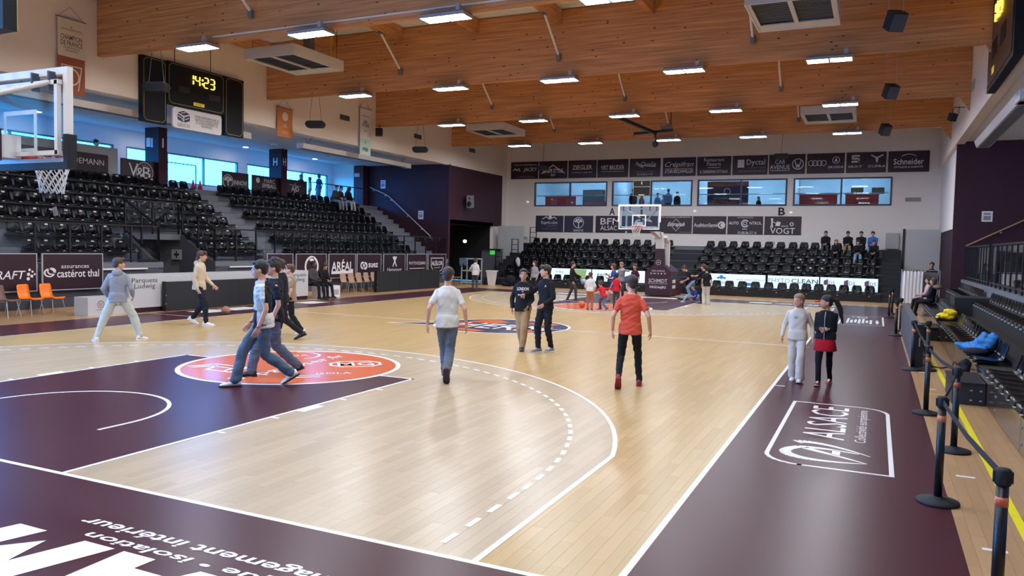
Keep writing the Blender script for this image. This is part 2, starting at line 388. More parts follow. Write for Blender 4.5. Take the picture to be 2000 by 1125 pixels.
loop('painted_emblem', [emb(*p) for p in ((-.42, -.12), (-.42, .12), (-.25, .3), (.25, .3), (.42, .12), (.42, -.12), (.25, -.3), (-.25, -.3))], 0.05, 'white_line', 0.005)
text('MG', (cx, cy, 0.005), (e1.x, e1.y, 0), (e2.x, e2.y, 0), 0.62, 0.36, 'white_line', floor, bold=0.03)
loop('painted_emblem', [(-1.35, 4.85), (-1.15, 5.25), (-0.45, 5.25), (-0.35, 4.75), (-0.85, 4.75), (-1.0, 5.1)], 0.06, 'white_line', 0.005)
loop('painted_emblem', [(-1.2, 4.75), (-1.05, 5.05), (-0.6, 5.05), (-0.5, 4.75)], 0.05, 'white_line', 0.005, False)
strips('painted_emblem', arcq(-0.75, 6.75, 0.42, 0.47, -0.5, 2.2, 14), 'white_line', 0.005)
text('AGA', (-0.75, 6.75, 0.005), (e1.x, e1.y, 0), (e2.x, e2.y, 0), 0.5, 0.2, 'white_line', floor)
strips('painted_emblem', [[(0.75, 4.9), (1.1, 5.2), (1.14, 5.14), (0.8, 4.84)], [(0.62, 5.0), (1.0, 5.32), (1.04, 5.27), (0.66, 4.95)]], 'white_line', 0.005)
text('ISOLA', (1.08, 5.55, 0.005), (e1.x, e1.y, 0), (e2.x, e2.y, 0), 0.55, 0.16, 'white_line', floor)
# ---- lettering on the run-off behind the near baseline (reads from the court)
text('aménagement intérieur', (5.02, -0.685, Z3), (-1, 0, 0), (0, -1, 0), 2.75, 0.16, 'white_line', floor, shear=0.15, bold=0.02)
text('acoustique • isolation', (5.22, -0.872, Z3), (-1, 0, 0), (0, -1, 0), 2.6, 0.13, 'white_line', floor, shear=0.15, bold=0.02)
def heavy(polys, x0, sc):      # heavy slanted capitals, feet towards the court
    for i, p in enumerate(polys): strips('painted_letter', [[(x0-(u+.28*v)*sc, -.97-v*sc) for u, v in p]], 'white_line', Z3+.0003*i)
heavy([[(0, 0), (.3, 0), (.3, .9), (0, .9)], [(.7, 0), (1, 0), (1, .9), (.7, .9)], [(.3, .9), (.3, .45), (.5, .12), (.5, .55)], [(.5, .55), (.5, .12), (.7, .45), (.7, .9)]], 4.33, 1.0)
heavy([[(0, 0), (.3, 0), (.52, .9), (.3, .9)], [(.7, 0), (1, 0), (.7, .9), (.48, .9)], [(.33, .16), (.67, .16), (.62, .38), (.38, .38)]], 5.42, 1.0)
heavy([[(0, 0), (.75, 0), (.75, .24), (0, .24)], [(0, .24), (.3, .24), (.3, .9), (0, .9)]], 6.25, 1.0)
# ---- framed emblem with ALSACE on the right run-off
def emblem_frame(x0, x1, y0, y1, r):
    P = [(x0+r, y0)]+[(x1, y0)]+[(x1, y1-r)]
    P += [(x1-r+r*math.cos(t), y1-r+r*math.sin(t)) for t in np.linspace(0, PI/2, 7)[1:]]+[(x0, y1)]+[(x0, y0+r)]
    P += [(x0+r-r*math.cos(t), y0+r-r*math.sin(t)) for t in np.linspace(0, PI/2, 7)[1:-1]]
    return P
loop('painted_emblem', emblem_frame(7.96, 9.14, 3.62, 7.1, 0.35), 0.045, 'white_line', Z2)
text('ALSACE', (8.45, 5.93, Z2), (0, 1, 0), (-1, 0, 0), 2.0, 0.46, 'white_line', floor)
text('Collectivité européenne', (8.86, 5.9, Z2), (0, 1, 0), (-1, 0, 0), 1.98, 0.16, 'white_line', floor)
def sweep(pts, wds, m, z):
    q = []
    for i in range(len(pts)-1):
        a = Vector(pts[i]); b = Vector(pts[i+1]); d = (b-a).normalized(); p = Vector((-d.y, d.x))
        q.append([a-p*wds[i]/2, b-p*wds[i+1]/2, b+p*wds[i+1]/2, a+p*wds[i]/2])
    strips('painted_emblem', [[(v.x, v.y) for v in r] for r in q], m, z)
def bez(p, n=16):
    p = [Vector(a) for a in p]
    return [(lambda t: p[0]*(1-t)**3+p[1]*3*t*(1-t)**2+p[2]*3*t*t*(1-t)+p[3]*t**3)(i/n) for i in range(n+1)]
c = bez([(8.92, 3.98), (8.2, 3.72), (7.95, 4.1), (8.25, 4.38)])+bez([(8.25, 4.38), (8.4, 4.45), (8.6, 4.42), (8.84, 4.36)], 6)[1:]
sweep(c, list(np.concatenate([np.linspace(.02, .13, 9), np.linspace(.13, .10, 8), np.linspace(.10, .03, 6)])), 'white_line', Z2)
c = bez([(8.92, 3.98), (8.75, 4.1), (8.5, 4.25), (8.3, 4.36)], 8); sweep(c, list(np.linspace(.02, .10, 9)), 'white_line', Z2)
strips('painted_emblem', [[(8.58, 4.2), (8.66, 4.16), (8.66, 4.4), (8.58, 4.41)]], 'white_line', Z2)
c = bez([(8.95, 4.30), (8.6, 4.65), (8.3, 4.72), (8.2, 4.60)], 12); sweep(c, list(np.linspace(.02, .15, 13)), 'white_line', Z2)
# ---- framed emblem further down the run-off
loop('painted_emblem', emblem_frame(7.96, 9.19, 20.8, 24.3, 0.02), 0.05, 'white_line', Z2)
for k in range(7):
    rect('painted_emblem', 8.15+0.11*k, 8.22+0.11*k, 21.3+(k % 3)*0.15, 23.2-(k*7 % 4)*0.2, 'white_line', Z2)
text('Grand Est', (8.5, 23.75, Z2), (0, 1, 0), (-1, 0, 0), 0.8, 0.5, 'white_line', floor)
flat('painted_emblem', [(9.02, 21.2), (9.08, 22.0), (9.02, 23.0), (8.97, 22.0)], 'white_line', Z2)
# ---- white lettering on the far and left run-off
for x0, x1 in ((-6.2, -5.2), (-4.5, -2.9), (-0.9, 1.2), (4.2, 5.1), (5.25, 6.9), (7.0, 7.5)): rect('painted_emblem', x0, x1, 28.7, 29.35, 'white_line', Z2)
text('BASKET', (6.05, 29.0, Z3), (1, 0, 0), (0, 1, 0), 1.5, 0.5, 'purple_paint', floor)
for y0, y1 in ((12.0, 13.0), (13.15, 14.3), (16.6, 17.6)): rect('painted_emblem', -9.3, -8.5, y0, y1, 'white_line', Z2)

# ================================================================== SHELL
ROOF = 9.45
struct('wall_left_upper', MB().box(-12.3, -12.0, -11.2, 39.2, 6.4, ROOF), 'cream_wall')
struct('wall_near', MB().box(-21, 17.2, -11.4, -11.2, 0, ROOF), 'cream_wall')
struct('ceiling_left', MB().box(-17.8, -12.3, 4, 32.0, 6.45, 6.6), 'soffit')
struct('ceiling_concourse', MB().box(-20.7, -17.8, 4, 33.2, 6.75, 6.9), 'soffit')
# purple end wall of the left stand, its pillar, the purple wall over the dark corridor
pm = MB().box(-17.9, -12.0, 32.0, 32.2, 0, 6.45)
struct('wall_left_end', pm, 'purple_wall')
struct('wall_left_pillar', MB().box(-17.9, -17.25, 31.55, 32.0, 4.18, 6.45), 'purple_wall')
struct('wall_left_far', MB().box(-12.2, -12.0, 32.2, 38.55, 3.3, 6.4), 'purple_wall')
struct('wall_left_corner', MB().box(-12.2, -12.0, 38.55, 39.2, 3.3, 6.4).box(-12.2, -12.0, 37.4, 39.2, 0, 3.3), 'grey_wall')
struct('wall_corridor', MB().box(-16, -15.8, 32.2, 37.4, 0, 3.5).box(-15.8, -12.2, 37.4, 37.6, 0, 3.5).box(-15.8, -12.0, 32.2, 37.4, 3.3, 3.5), 'black_matte')
struct('wall_concourse_end', MB().box(-20.5, -17.9, 33.0, 33.2, -0.02, 6.75), 'white_paint')
struct('wall_left_near', MB().box(-20.7, -12.0, 3.8, 4.0, 0, 6.75), 'purple_wall')
# window wall of the concourse
ww = MB().box(-20.7, -20.5, 4, 33.2, -0.02, 4.70).box(-20.7, -20.5, 4, 33.2, 6.05, 6.9)
ys = [8.0+7.1*i for i in range(4)]; ed = [4.0]
for y in ys: ed += [y-3.25, y+3.25]
ed.append(33.2)
for i in range(0, len(ed), 2): ww.box(-20.7, -20.5, ed[i], ed[i+1], 4.70, 6.05)
struct('wall_windows', ww, 'white_paint')
for i, y in enumerate(ys):
    wn = link('window_%d' % (i+1), None); wn['kind'] = 'structure'; wn.location = (-20.6, y, 4.7)
    f = MB(); a, b = y-3.25, y+3.25
    f.box(-20.64, -20.52, a, b, 4.70, 4.76).box(-20.64, -20.52, a, b, 5.99, 6.05)
    for yy in (a, a+2.14, a+4.28, b-0.07): f.box(-20.64, -20.52, yy, yy+0.07, 4.76, 5.99)
    wpart('window_frame', f, 'mid_grey', wn)
    for k in range(3): wpart('pane', MB().box(-20.59, -20.58, a+0.07+2.14*k, a+2.14+2.14*k, 4.76, 5.99), 'clear_glass', wn)
# roof deck with ribs
dk = MB(); prof = []; y = -11.2
while y < 39.2:
    prof += [(y, ROOF+0.08), (y+0.10, ROOF+0.08), (y+0.14, ROOF), (y+0.26, ROOF)]; y += 0.30
V = [(x, p[0], p[1]) for x in (-12.3, 11.8) for p in prof]; n = len(prof)
dk.add(V, [(i, i+1, n+i+1, n+i) for i in range(n-1)])
struct('ceiling', dk, 'deck_white')
struct('ceiling_roof', MB().box(-21, 17.4, -11.4, 39.4, ROOF+0.2, ROOF+0.3), 'deck_white')
# far wall with four window openings
WN = [(-10.12, -5.49), (-5.20, -0.53), (-0.25, 4.48), (4.79, 9.49)]
fw = MB().box(-12.2, 12.0, 39.2, 39.45, 0, 4.58).box(-12.2, 12.0, 39.2, 39.45, 6.03, ROOF)
e = [-12.2]+[v for p in WN for v in p]+[12.0]
for i in range(0, len(e), 2): fw.box(e[i], e[i+1], 39.2, 39.45, 4.58, 6.03)
struct('wall_far', fw, 'grey_wall')
# rooms behind the far windows
struct('wall_clubroom_back', MB().box(-11.2, 10.8, 44.0, 44.2, 4.0, 6.8), 'club_wall'); struct('ceiling_clubroom', MB().box(-11.2, 10.8, 39.45, 44.0, 6.71, 6.8), 'club_wall')
for x0, x1 in ((-11.2, -11), (10.6, 10.8), (-5.42, -5.3), (-.46, -.34), (4.58, 4.7)): struct('wall_clubroom_side', MB().box(x0, x1, 39.45, 44.0, 4.0, 6.7), 'club_wall'); struct('floor_clubroom', MB().box(-11.2, 10.8, 39.45, 44.2, 3.9, 4.0), 'mid_grey')
for i, (a, b) in enumerate(WN):
    wn = link('window_%d' % (i+5), None); wn['kind'] = 'structure'; wn.location = ((a+b)/2, 39.2, 4.58)
    f = MB().box(a, b, 39.17, 39.3, 4.58, 4.66).box(a, b, 39.17, 39.3, 5.96, 6.03); mid = (a+b)/2
    for x in (a, mid-0.05, b-0.08): f.box(x, x+0.08, 39.17, 39.3, 4.66, 5.96)
    wpart('window_frame', f, 'dark_grey', wn)
    wpart('pane', MB().box(a+0.08, mid-0.05, 39.24, 39.25, 4.66, 5.96), 'room_glass', wn); wpart('pane', MB().box(mid+0.03, b-0.08, 39.24, 39.25, 4.66, 5.96), 'room_glass', wn)
    wpart('guard_rail', MB().box(a+0.08, b-0.08, 39.45, 39.49, 5.21, 5.26), 'white_paint', wn)  # white paint stands in for bright reflected light along the rail
    for k in range(2):
        lt = MB().box(a+0.7+2.3*k, a+1.9+2.3*k, 41.6, 41.8, 6.62, 6.70)
        solo('strip_light', lt, 'room_glow', 'white strip light on the ceiling of the room behind the far window', 'light', 'strip lights of the club rooms')
# right side: bulkhead, recess over the right stand
struct('wall_right_upper', MB().box(11.5, 11.8, -11.2, 39.2, 6.4, ROOF), 'cream_wall')
struct('ceiling_right', MB().box(11.8, 17.0, -11.2, 30.0, 6.5, 6.6), 'soffit')
struct('wall_right_end', MB().box(11.55, 17.0, 30.0, 30.2, 0, 6.5), 'purple_wall')
struct('wall_right_back', MB().box(17.0, 17.2, -11.2, 30.2, 0, 6.6), 'grey_wall')
struct('wall_right_far', MB().box(11.65, 11.9, 30.2, 39.2, 3.2, 6.4).box(11.65, 11.9, 37.6, 39.2, 0, 3.2), 'grey_wall')
dr = link('door_1', MB().box(11.7, 11.8, 30.2, 37.6, 0, 3.2).mesh('door_1', 'purple_wall')); dr['kind'] = 'structure'
for x in (11.62,): lpart('door_leaf', MB().box(11.66, 11.70, 31, 32.1, 0, 2.1), 'black_matte', dr)

# ================================================================== ROOF TIMBERS
BY = [-9.8, -2.8, 4.2, 11.2, 18.2, 25.2, 32.2]
for i, y in enumerate(BY):
    solo('roof_beam', MB().box(-11.99, 11.49, y, y+0.2, 7.4, ROOF-0.01), 'glulam', 'deep laminated timber roof beam spanning the hall', 'beam', 'laminated roof beams', loc=(0, y, 7.4))
for j in range(-1, len(BY)):
    y0 = -11.18 if j < 0 else BY[j]+0.21; y1 = BY[j+1]-0.01 if j+1 < len(BY) else 39.18
    for k in range(9):
        x = -11.85+2.9*k
        if x > 11.4: continue
        solo('roof_purlin', MB().box(x-0.08, x+0.08, y0, y1, 9.0, ROOF-0.01), 'glulam', 'timber purlin running between two roof beams under the white deck', 'beam', 'purlins between the roof beams', loc=(x, y0, 9.0))
        if k in (2, 4, 6) and j >= 0 and j+1 < len(BY):
            br = thing('brace_rod', 'white steel brace rod from a purlin down to a roof beam', 'brace', (x, y1, 7.9), 0, 'white brace rods under the roof')
            wpart('rod', MB().tube([(x, y1-1.25, 9.0), (x, y1-0.06, 8.05)], 0.035, 8), 'white_paint', br)
            wpart('bracket', MB().box(x-0.06, x+0.06, y1-0.10, y1, 7.88, 8.08), 'mid_grey', br)
            wpart('bracket', MB().box(x-0.05, x+0.05, y1-1.35, y1-1.15, 8.94, 9.0), 'mid_grey', br)
for y in BY:
    if y < 4: continue
    solo('timber_corbel', MB().prism([(11.49, 7.4), (11.15, 7.4), (11.49, 6.9)], 'y', y+0.02, y+0.18), 'glulam', 'small timber corbel under the end of a roof beam', 'corbel', 'corbels on the right bulkhead')
# ---- ceiling lights
def make_light():
    r = thing('ceiling_light', 'four-pane LED ceiling light fixed under a roof beam', 'light', (0, 0, 0), 0, 'LED lights under the roof beams')
    f = MB().box(-.58, .58, -.24, -.21, -.02, .05).box(-.58, .58, .21, .24, -.02, .05).box(-.58, -.55, -.21, .21, -.02, .05).box(.55, .58, -.21, .21, -.02, .05)
    f.box(-.025, .025, -.21, .21, -.02, .05).box(-.55, -.025, -.012, .012, -.02, .05).box(.025, .55, -.012, .012, -.02, .05)
    lpart('frame', f, 'alu', r)
    for x0, x1 in ((-.55, -.025), (.025, .55)):
        for y0, y1 in ((-.21, -.012), (.012, .21)):
            me = MB().add([(x0, y0, -.012), (x1, y0, -.012), (x1, y1, -.012), (x0, y1, -.012)], [(3, 2, 1, 0)]); lpart('diffuser', me, 'lamp_glow', r)
    lpart('housing', MB().box(-.56, .56, -.22, .22, .05, .085), 'mid_grey', r)
    lpart('junction_box', MB().box(.36, .46, -.20, -.12, .085, .22), 'light_grey', r)
    lpart('hanger', MB().box(-.5, -.47, .1, .13, .085, .14), 'alu', r); lpart('hanger', MB().box(.47, .5, .1, .13, .085, .14), 'alu', r)
    return r
L0 = make_light(); first = True
LB = {-2.8: 'behind the near baseline', 4.2: 'over the near key', 11.2: 'carrying the white conduit', 18.2: 'beside the mid-court box heaters', 25.2: 'in front of the far box heaters', 32.2: 'closest to the far wall'}
for y in BY[1:]:
    for x in (-7.85, -4.02, -0.17, 3.68, 7.56):
        o = L0 if first else copy_tree(L0); first = False
        o.location = (x, y-0.13 if y < 20 else y-0.3, 7.26)
        o['label'] = 'four-pane LED light under the roof beam '+LB[y]; o['group'] = 'LED lights under the roof beam '+LB[y]
for y in (11.2,):
    cd = thing('conduit', 'thin white cable conduit along the lower edge of the roof beam', 'conduit', (0, y-0.05, 7.55))
    wpart('pipe', MB().tube([(-7.4, y-0.03, 7.53), (8.0, y-0.03, 7.55)], 0.02, 6), 'white_paint', cd)
# ---- ceiling heating units
def unit(x, y, z, label):
    r = thing('ceiling_heater', label, 'heater', (x, y, z), 0, 'box heaters hung between roof beams')
    a, b = 0.95, 1.18
    c = MB().box(-a, a, -b, -b+.04, 0, .32).box(-a, a, b-.04, b, 0, .32).box(-a, -a+.04, -b+.04, b-.04, 0, .32).box(a-.04, a, -b+.04, b-.04, 0, .32).box(-a+.04, a-.04, -b+.04, b-.04, .28, .32)
    lpart('casing', c, 'heater_white', r)
    lpart('bottom_frame', MB().box(-a+.04, a-.04, b-.5, b-.04, .02, .05).box(-a+.04, a-.04, -b+.04, -b+.1, .02, .05).box(-a+.04, -a+.12, -b+.1, b-.5, .02, .05).box(a-.12, a-.04, -b+.1, b-.5, .02, .05), 'heater_white', r)
    for x0, x1 in ((-a+.12, -.05), (.05, a-.12)):
        g = lpart('grille', MB().box(x0, x1, -b+.1, b-.5, .10, .13), 'grille', r)
        sl = MB()
        for k in range(12): yy = -b+.14+k*(2*b-.65)/12; sl.box(x0, x1, yy, yy+.05, .06, .075)
        lpart('slat', sl, 'grille', g)
    lpart('divider', MB().box(-.05, .05, -b+.1, b-.5, .02, .06), 'heater_white', r)
    for sx in (-.8, .8):
        for sy in (-1, 1): lpart('hanger_rod', MB().tube([(sx, sy, .32), (sx, sy, ROOF-z)], .008, 5), 'black_metal', r)
    return r
unit(-7.75, 14.85, 7.60, 'white box heater with dark grilles beside the left scoreboard'); unit(6.95, 14.85, 7.60, 'white box heater with dark grilles close to the yellow gas pipe')
unit(-7.45, 28.4, 7.36, 'white box heater with dark grilles above the purple end wall'); unit(7.05, 28.0, 7.28, 'white box heater with dark grilles near the far wall, beside hanging speakers')
gp = thing('gas_pipe', 'yellow gas pipe along the roof beam behind the hanging speaker', 'pipe', (9.4, 18.1, 8.6))
wpart('pipe', MB().tube([(8.75, 18.1, 9.4), (8.75, 18.1, 8.85), (8.85, 18.1, 8.78), (11.3, 18.1, 8.78)], 0.025, 8), 'yellow_pipe', gp)
gp = thing('gas_pipe', 'bent yellow gas pipe entering the box heater beside the scoreboard', 'pipe', (-6.9, 15.5, 7.92))
wpart('pipe', MB().tube([(-7.9, 14.7, 8.75), (-7.05, 15.5, 8.72), (-6.95, 15.55, 8.6), (-6.95, 15.55, 7.93)], 0.028, 8), 'yellow_pipe', gp)
fx = thing('flue_duct', 'grey flue duct rising from a ceiling heater to the roof', 'duct', (-7.6, 15.3, 7.92)); wpart('duct', MB().box(-7.75, -7.5, 15.2, 15.45, 7.925, ROOF-0.01), 'mid_grey', fx)
# ================================================================== flat printed boards
class Plane:
    """a printed face: c centre, R reading direction, U up; all emblem shapes go into one part"""
    def __init__(s, c, R, U, parent, m='white_print'):
        s.c = Vector(c); s.R = Vector(R); s.U = Vector(U); s.N = s.R.cross(s.U); s.p = parent; s.m = m; s.L = []; s.g = 0; s.dz = 0.0; s.k = 0
    def P(s, a, b, d=0.0): return s.c+s.R*a+s.U*b+s.N*d
    def txt(s, t, a, b, w, h, m=None, shear=0.0, bold=0.0): text(t, s.P(a, b, 0.004), s.R, s.U, w, h, m or s.m, s.p, shear, bold); return s
    def op(s):
        if not s.g: s.L.append(MB())
        s.g += 1
    def cl(s): s.g -= 1; return s
    def poly(s, pts): s.op(); s.L[-1].add([s.P(a, b, 0.004+s.dz) for a, b in pts], [tuple(range(len(pts)))]); return s.cl()
    def bar(s, a0, a1, b, h=0.02): return s.poly([(a0, b-h/2), (a1, b-h/2), (a1, b+h/2), (a0, b+h/2)])
    def disc(s, a, b, r, n=20): return s.poly([(a+r*math.cos(2*PI*k/n), b+r*math.sin(2*PI*k/n)) for k in range(n)])
    def ring(s, a, b, r0, r1, t0=0, t1=2*PI, n=28, sx=1.0):
        s.op()
        for i in range(n):
            u = t0+(t1-t0)*i/n; v = t0+(t1-t0)*(i+1)/n
            s.poly([(a+sx*r0*math.cos(u), b+r0*math.sin(u)), (a+sx*r1*math.cos(u), b+r1*math.sin(u)), (a+sx*r1*math.cos(v), b+r1*math.sin(v)), (a+sx*r0*math.cos(v), b+r0*math.sin(v))])
        return s.cl()
    def line(s, pts, w):
        s.op()
        for (a0, b0), (a1, b1) in zip(pts, pts[1:]):
            d = Vector((a1-a0, b1-b0)).normalized()*w/2; q = Vector((-d.y, d.x))
            s.dz = .0008*((s.k % 3)+1); s.k += 1; s.poly([(a0-q.x-d.x, b0-q.y-d.y), (a1-q.x+d.x, b1-q.y+d.y), (a1+q.x+d.x, b1+q.y+d.y), (a0+q.x-d.x, b0+q.y-d.y)]); s.dz = 0.0
        return s.cl()
    def tree(s, a, b, r):
        s.ring(a, b, r*0.9, r); s.line([(a, b-r*0.8), (a, b)], r*0.16)
        for t in (0.4, 0.9, 1.57, 2.2, 2.75): s.line([(a, b-r*0.1), (a+r*0.6*math.cos(t), b+r*0.6*math.sin(t))], r*0.07); s.disc(a+r*0.62*math.cos(t), b+r*0.62*math.sin(t), r*0.17, 8)
        s.disc(a+0.25*r, b+0.3*r, r*0.14, 8); s.disc(a-0.25*r, b+0.3*r, r*0.14, 8); return s
    def done(s, m=None):
        for mb in s.L:
            p = s.p; off = Vector((0, 0, 0))
            while p is not None: off += p.location; p = p.parent
            link('emblem', mb.mesh('emblem', m or s.m, off=off), s.p)
        s.L = []; return s
def board_far(x0, x1, z0, z1, y, label, design, m='purple_board', cat='banner', name='wall_banner', group=None):
    r = thing(name, label, cat, ((x0+x1)/2, y, z0), 0, group)
    wpart('panel', MB().box(x0, x1, y-0.03, y, z0, z1), m, r)
    pl = Plane(((x0+x1)/2, y-0.031, (z0+z1)/2), (1, 0, 0), (0, 0, 1), r); design(pl); pl.done(); return r
def board_left(y0, y1, z0, z1, x, label, design, m='purple_board', frame=True, name='advert_board', cat='board'):
    r = thing(name, label, cat, (x, (y0+y1)/2, z0))
    wpart('panel', MB().box(x-0.03, x, y0+0.025, y1-0.025, z0+0.025, z1-0.025), m, r)
    if frame: wpart('frame', MB().box(x-0.04, x+0.01, y0, y1, z1-0.025, z1).box(x-0.04, x+0.01, y0, y1, z0, z0+0.025).box(x-0.04, x+0.01, y0, y0+0.025, z0+0.025, z1-0.025).box(x-0.04, x+0.01, y1-0.025, y1, z0+0.025, z1-0.025), 'light_grey', r)
    if frame:
        for yy in (y0+.25, y1-.25):
            for zz in (z0+.3, z1-.42): wpart('hanger', MB().box(-11.955, x-.03, yy-.02, yy+.02, zz, zz+.06), 'alu', r)
    pl = Plane((x+0.001, (y0+y1)/2, (z0+z1)/2), (0, 1, 0), (0, 0, 1), r); design(pl); pl.done(); return r
# ---- far wall, upper row
def d_jacky(p): p.txt('JACKY', .38, .02, .95, .3, shear=.35, bold=.02).txt('Z. Place du Marché', .1, -.38, 1.1, .1, 'grey_print').bar(-.7, .8, .33, .03); p.line([(-.75, .0), (-.6, .12), (-.5, -.02), (-.38, .12), (-.3, -.05)], .05)
def d_crepi(p): p.line([(-.72, -.2), (0, .28), (.72, -.2)], .06); p.txt('CREPI STYLE', 0, -.06, 1.3, .24, shear=.2, bold=.02).txt('Sàrl', 0, -.3, .3, .16)
D = [('JACKY', d_jacky, 'dark purple wall banner with slanted white lettering and animal sketch above the far window'),
 ('', d_crepi, 'dark purple wall banner with white lettering under a roof line'),
 ('', lambda p: p.txt('ZIEGLER', 0, .1, 1.25, .27, bold=.02).txt('Excellence in supply chain', 0, -.2, 1.25, .1), 'dark purple wall banner with plain white capitals and one thin line of text below'),
 ('', lambda p: p.txt('VBT BRUDER', 0, .05, 1.4, .26, bold=.03).bar(-.7, .7, -.18, .02), 'dark purple wall banner with bold white capitals over a thin rule'),
 ('', lambda p: (p.txt('Ovalie', .2, .2, .9, .28, shear=.25), p.line([(-.5, .3), (-.3, .15), (0, .1), (.6, .06)], .05), p.line([(-.55, .2), (-.3, .08), (-.1, .0)], .03), p.txt('Votre salon de coiffure', 0, -.22, 1.1, .08, 'grey_print').txt('Tel. 03 88 63 17 50', 0, -.38, .9, .1)), 'dark purple wall banner with white swooping lines beside a name'),
 ('', lambda p: p.txt('Crépifran', 0, .1, 1.6, .36, shear=.4).bar(-.8, .8, -.1, .02).txt('67240 BISCHWILLER', 0, -.25, 1.6, .2, bold=.02), 'dark purple wall banner with large slanted grey-white script and a town below'),
 ('', lambda p: p.txt('Restaurant\nPizzeria', 0, .23, 1.1, .42).bar(-.35, .35, -.08, .02).txt('IL GIARDINO D\'ITALIA', 0, -.3, 1.5, .17), 'dark purple wall banner for a restaurant, two centred lines'),
 ('', lambda p: (p.poly([(-.65, -.12), (-.3, -.12), (-.3, .3), (-.65, .3)]), p.txt('Dyctal', .3, .12, .95, .36).txt('GROUPE RONCARI-MARTIN', .1, -.32, 1.4, .1, 'grey_print').txt('BUREAUTIQUE', .35, -.15, .9, .07, 'grey_print')), 'dark purple wall banner with a white square mark left of the name'),
 ('', lambda p: (p.txt('CAR\nAVENUE', -.35, .0, 1.0, .5), p.bar(-.85, .15, -.32, .02), p.ring(.55, 0, .25, .29), p.line([(.4, .18), (.5, -.18), (.55, -.02), (.6, -.18), (.7, .18)], .045)), 'dark purple wall banner with a ringed emblem right of two-line lettering'),
 ('', lambda p: (p.ring(-.7, .02, .12, .15), p.ring(-.5, .02, .12, .15), p.ring(-.3, .02, .12, .15), p.ring(-.1, .02, .12, .15), p.ring(.5, .16, .15, .18), p.poly([(.42, .08), (.58, .1), (.5, .28)]), p.txt('SKODA', .5, -.2, .75, .12, bold=.02)), 'dark purple wall banner with four interlocked rings'),
 ('', lambda p: (p.bar(-.68, -.28, .34, .09), p.bar(-.68, -.28, .2, .09), p.bar(-.68, -.28, .05, .09), p.poly([(-.68, .2), (-.58, .2), (-.58, .36), (-.68, .36)]), p.poly([(-.38, .02), (-.28, .02), (-.28, .22), (-.38, .22)]), p.txt('SEAT', -.5, -.2, .65, .11), p.line([(.25, .35), (.45, .25), (.5, .02), (.55, .25), (.75, .35)], .06), p.txt('CUPRA', .5, -.2, .8, .11)), 'dark purple wall banner with an S mark and a horned triangle mark'),
 ('', lambda p: (p.ring(0, -.15, .5, .53, .9, 2.24), p.txt('Schneider', 0, .0, 1.35, .3, bold=.01).txt('OPTIQUE & SURDITÉ', 0, -.27, 1.3, .13)), 'dark purple wall banner with a thin arch over a white name, beside the right wall')]
XU = [-11.72, -9.9, -9.84, -8.01, -7.94, -6.18, -6.12, -4.26, -4.17, -2.37, -2.23, -0.38, -0.3, 1.53, 1.61, 3.45, 3.51, 5.33, 5.41, 7.23, 7.31, 9.16, 9.25, 11.09]
for i, (_, d, l) in enumerate(D): board_far(XU[2*i], XU[2*i+1], 6.25, 7.29, 39.19, l, d)
# ---- far wall, lower row
D2 = [(lambda p: (p.line([(-.45, .3), (-.2, .42), (0, .28), (.3, .4), (.45, .3)], .05), p.disc(.05, .42, .1), p.txt('Esprit-clim', 0, .05, 1.05, .24).txt('www.esprit-clim.com', 0, -.3, 1.0, .07, 'grey_print').txt('climatisation', .15, -.12, .7, .06, 'grey_print')), 'dark blue banner with a wave over white lettering'),
 (lambda p: (p.tree(0, .08, .33), p.txt('INNOVI', 0, -.38, .6, .14)), 'dark blue banner with a round white tree emblem on the far wall'),
 (lambda p: p.txt('BFM', 0, .17, 1.2, .38, bold=.05).txt('ALSACE', 0, -.22, 1.2, .26), 'dark purple banner with heavy white broadcaster lettering under the letter A'),
 (lambda p: (p.ring(-.2, 0, .16, .3), p.ring(.3, .05, .14, .28), p.bar(-.4, .5, -.3, .06)), 'dark purple banner with two white rings, behind the far backboard'),
 (lambda p: (p.txt('Vos marquages publicitaires', -.05, .42, 1.7, .1).line([(0, .32), (.33, 0), (0, -.34), (-.33, 0), (0, .32)], .02).txt('Entrapub', 0, .0, 1.0, .3, shear=.5, bold=.02).txt('03 88 73 40 89', .55, -.42, .65, .07, 'grey_print')), 'dark purple banner with a white diamond behind brush lettering'),
 (lambda p: (p.txt('AuditionSanté', -.2, .0, 1.3, .2, bold=.01).txt('laboratoire de correction auditive', -.25, -.14, 1.1, .05, 'grey_print'), p.ring(.66, 0, .12, .2), p.disc(.7, .0, .1)), 'dark purple banner with white name and a round ear emblem at its right end'),
 (lambda p: (p.txt('CONTRÔLE TECHNIQUE', 0, .42, .85, .08).txt('AUTO', -.6, .12, .52, .16, bold=.03).txt('NTROL', .55, .12, .62, .16, bold=.03), p.ring(0, .1, .15, .21, .6, 5.7), p.ring(0, .1, .07, .1), p.txt('BIRES', 0, -.2, .25, .08).txt('03.88.86.57.16', .12, -.4, 1.0, .14)), 'dark purple banner with a large C between white capitals and a phone number'),
 (lambda p: (p.line([(-.6, -.1), (-.55, .1), (-.5, -.1)], .05), p.line([(-.55, .1), (-.55, .25)], .08), p.disc(-.55, .33, .06), p.line([(-.5, .2), (-.35, .12)], .03), p.poly([(-.38, -.02), (-.15, -.02), (-.1, .18), (-.3, .22)]), p.ring(.45, .08, .06, .1), p.txt('FERME', .1, -.03, .35, .08).txt('VOGT', 0, -.28, 1.25, .32, bold=.04)), 'dark purple banner with a white farmer pushing a barrow, under the letter B')]
XL = [-9.98, -8.18, -8.11, -6.3, -6.14, -4.33, -4.21, -2.41, -2.26, -0.49, -0.43, 1.38, 1.46, 3.32, 3.4, 5.26]
mat('navy_board', (46, 44, 70), 0.45, var=0.1, scale=2)
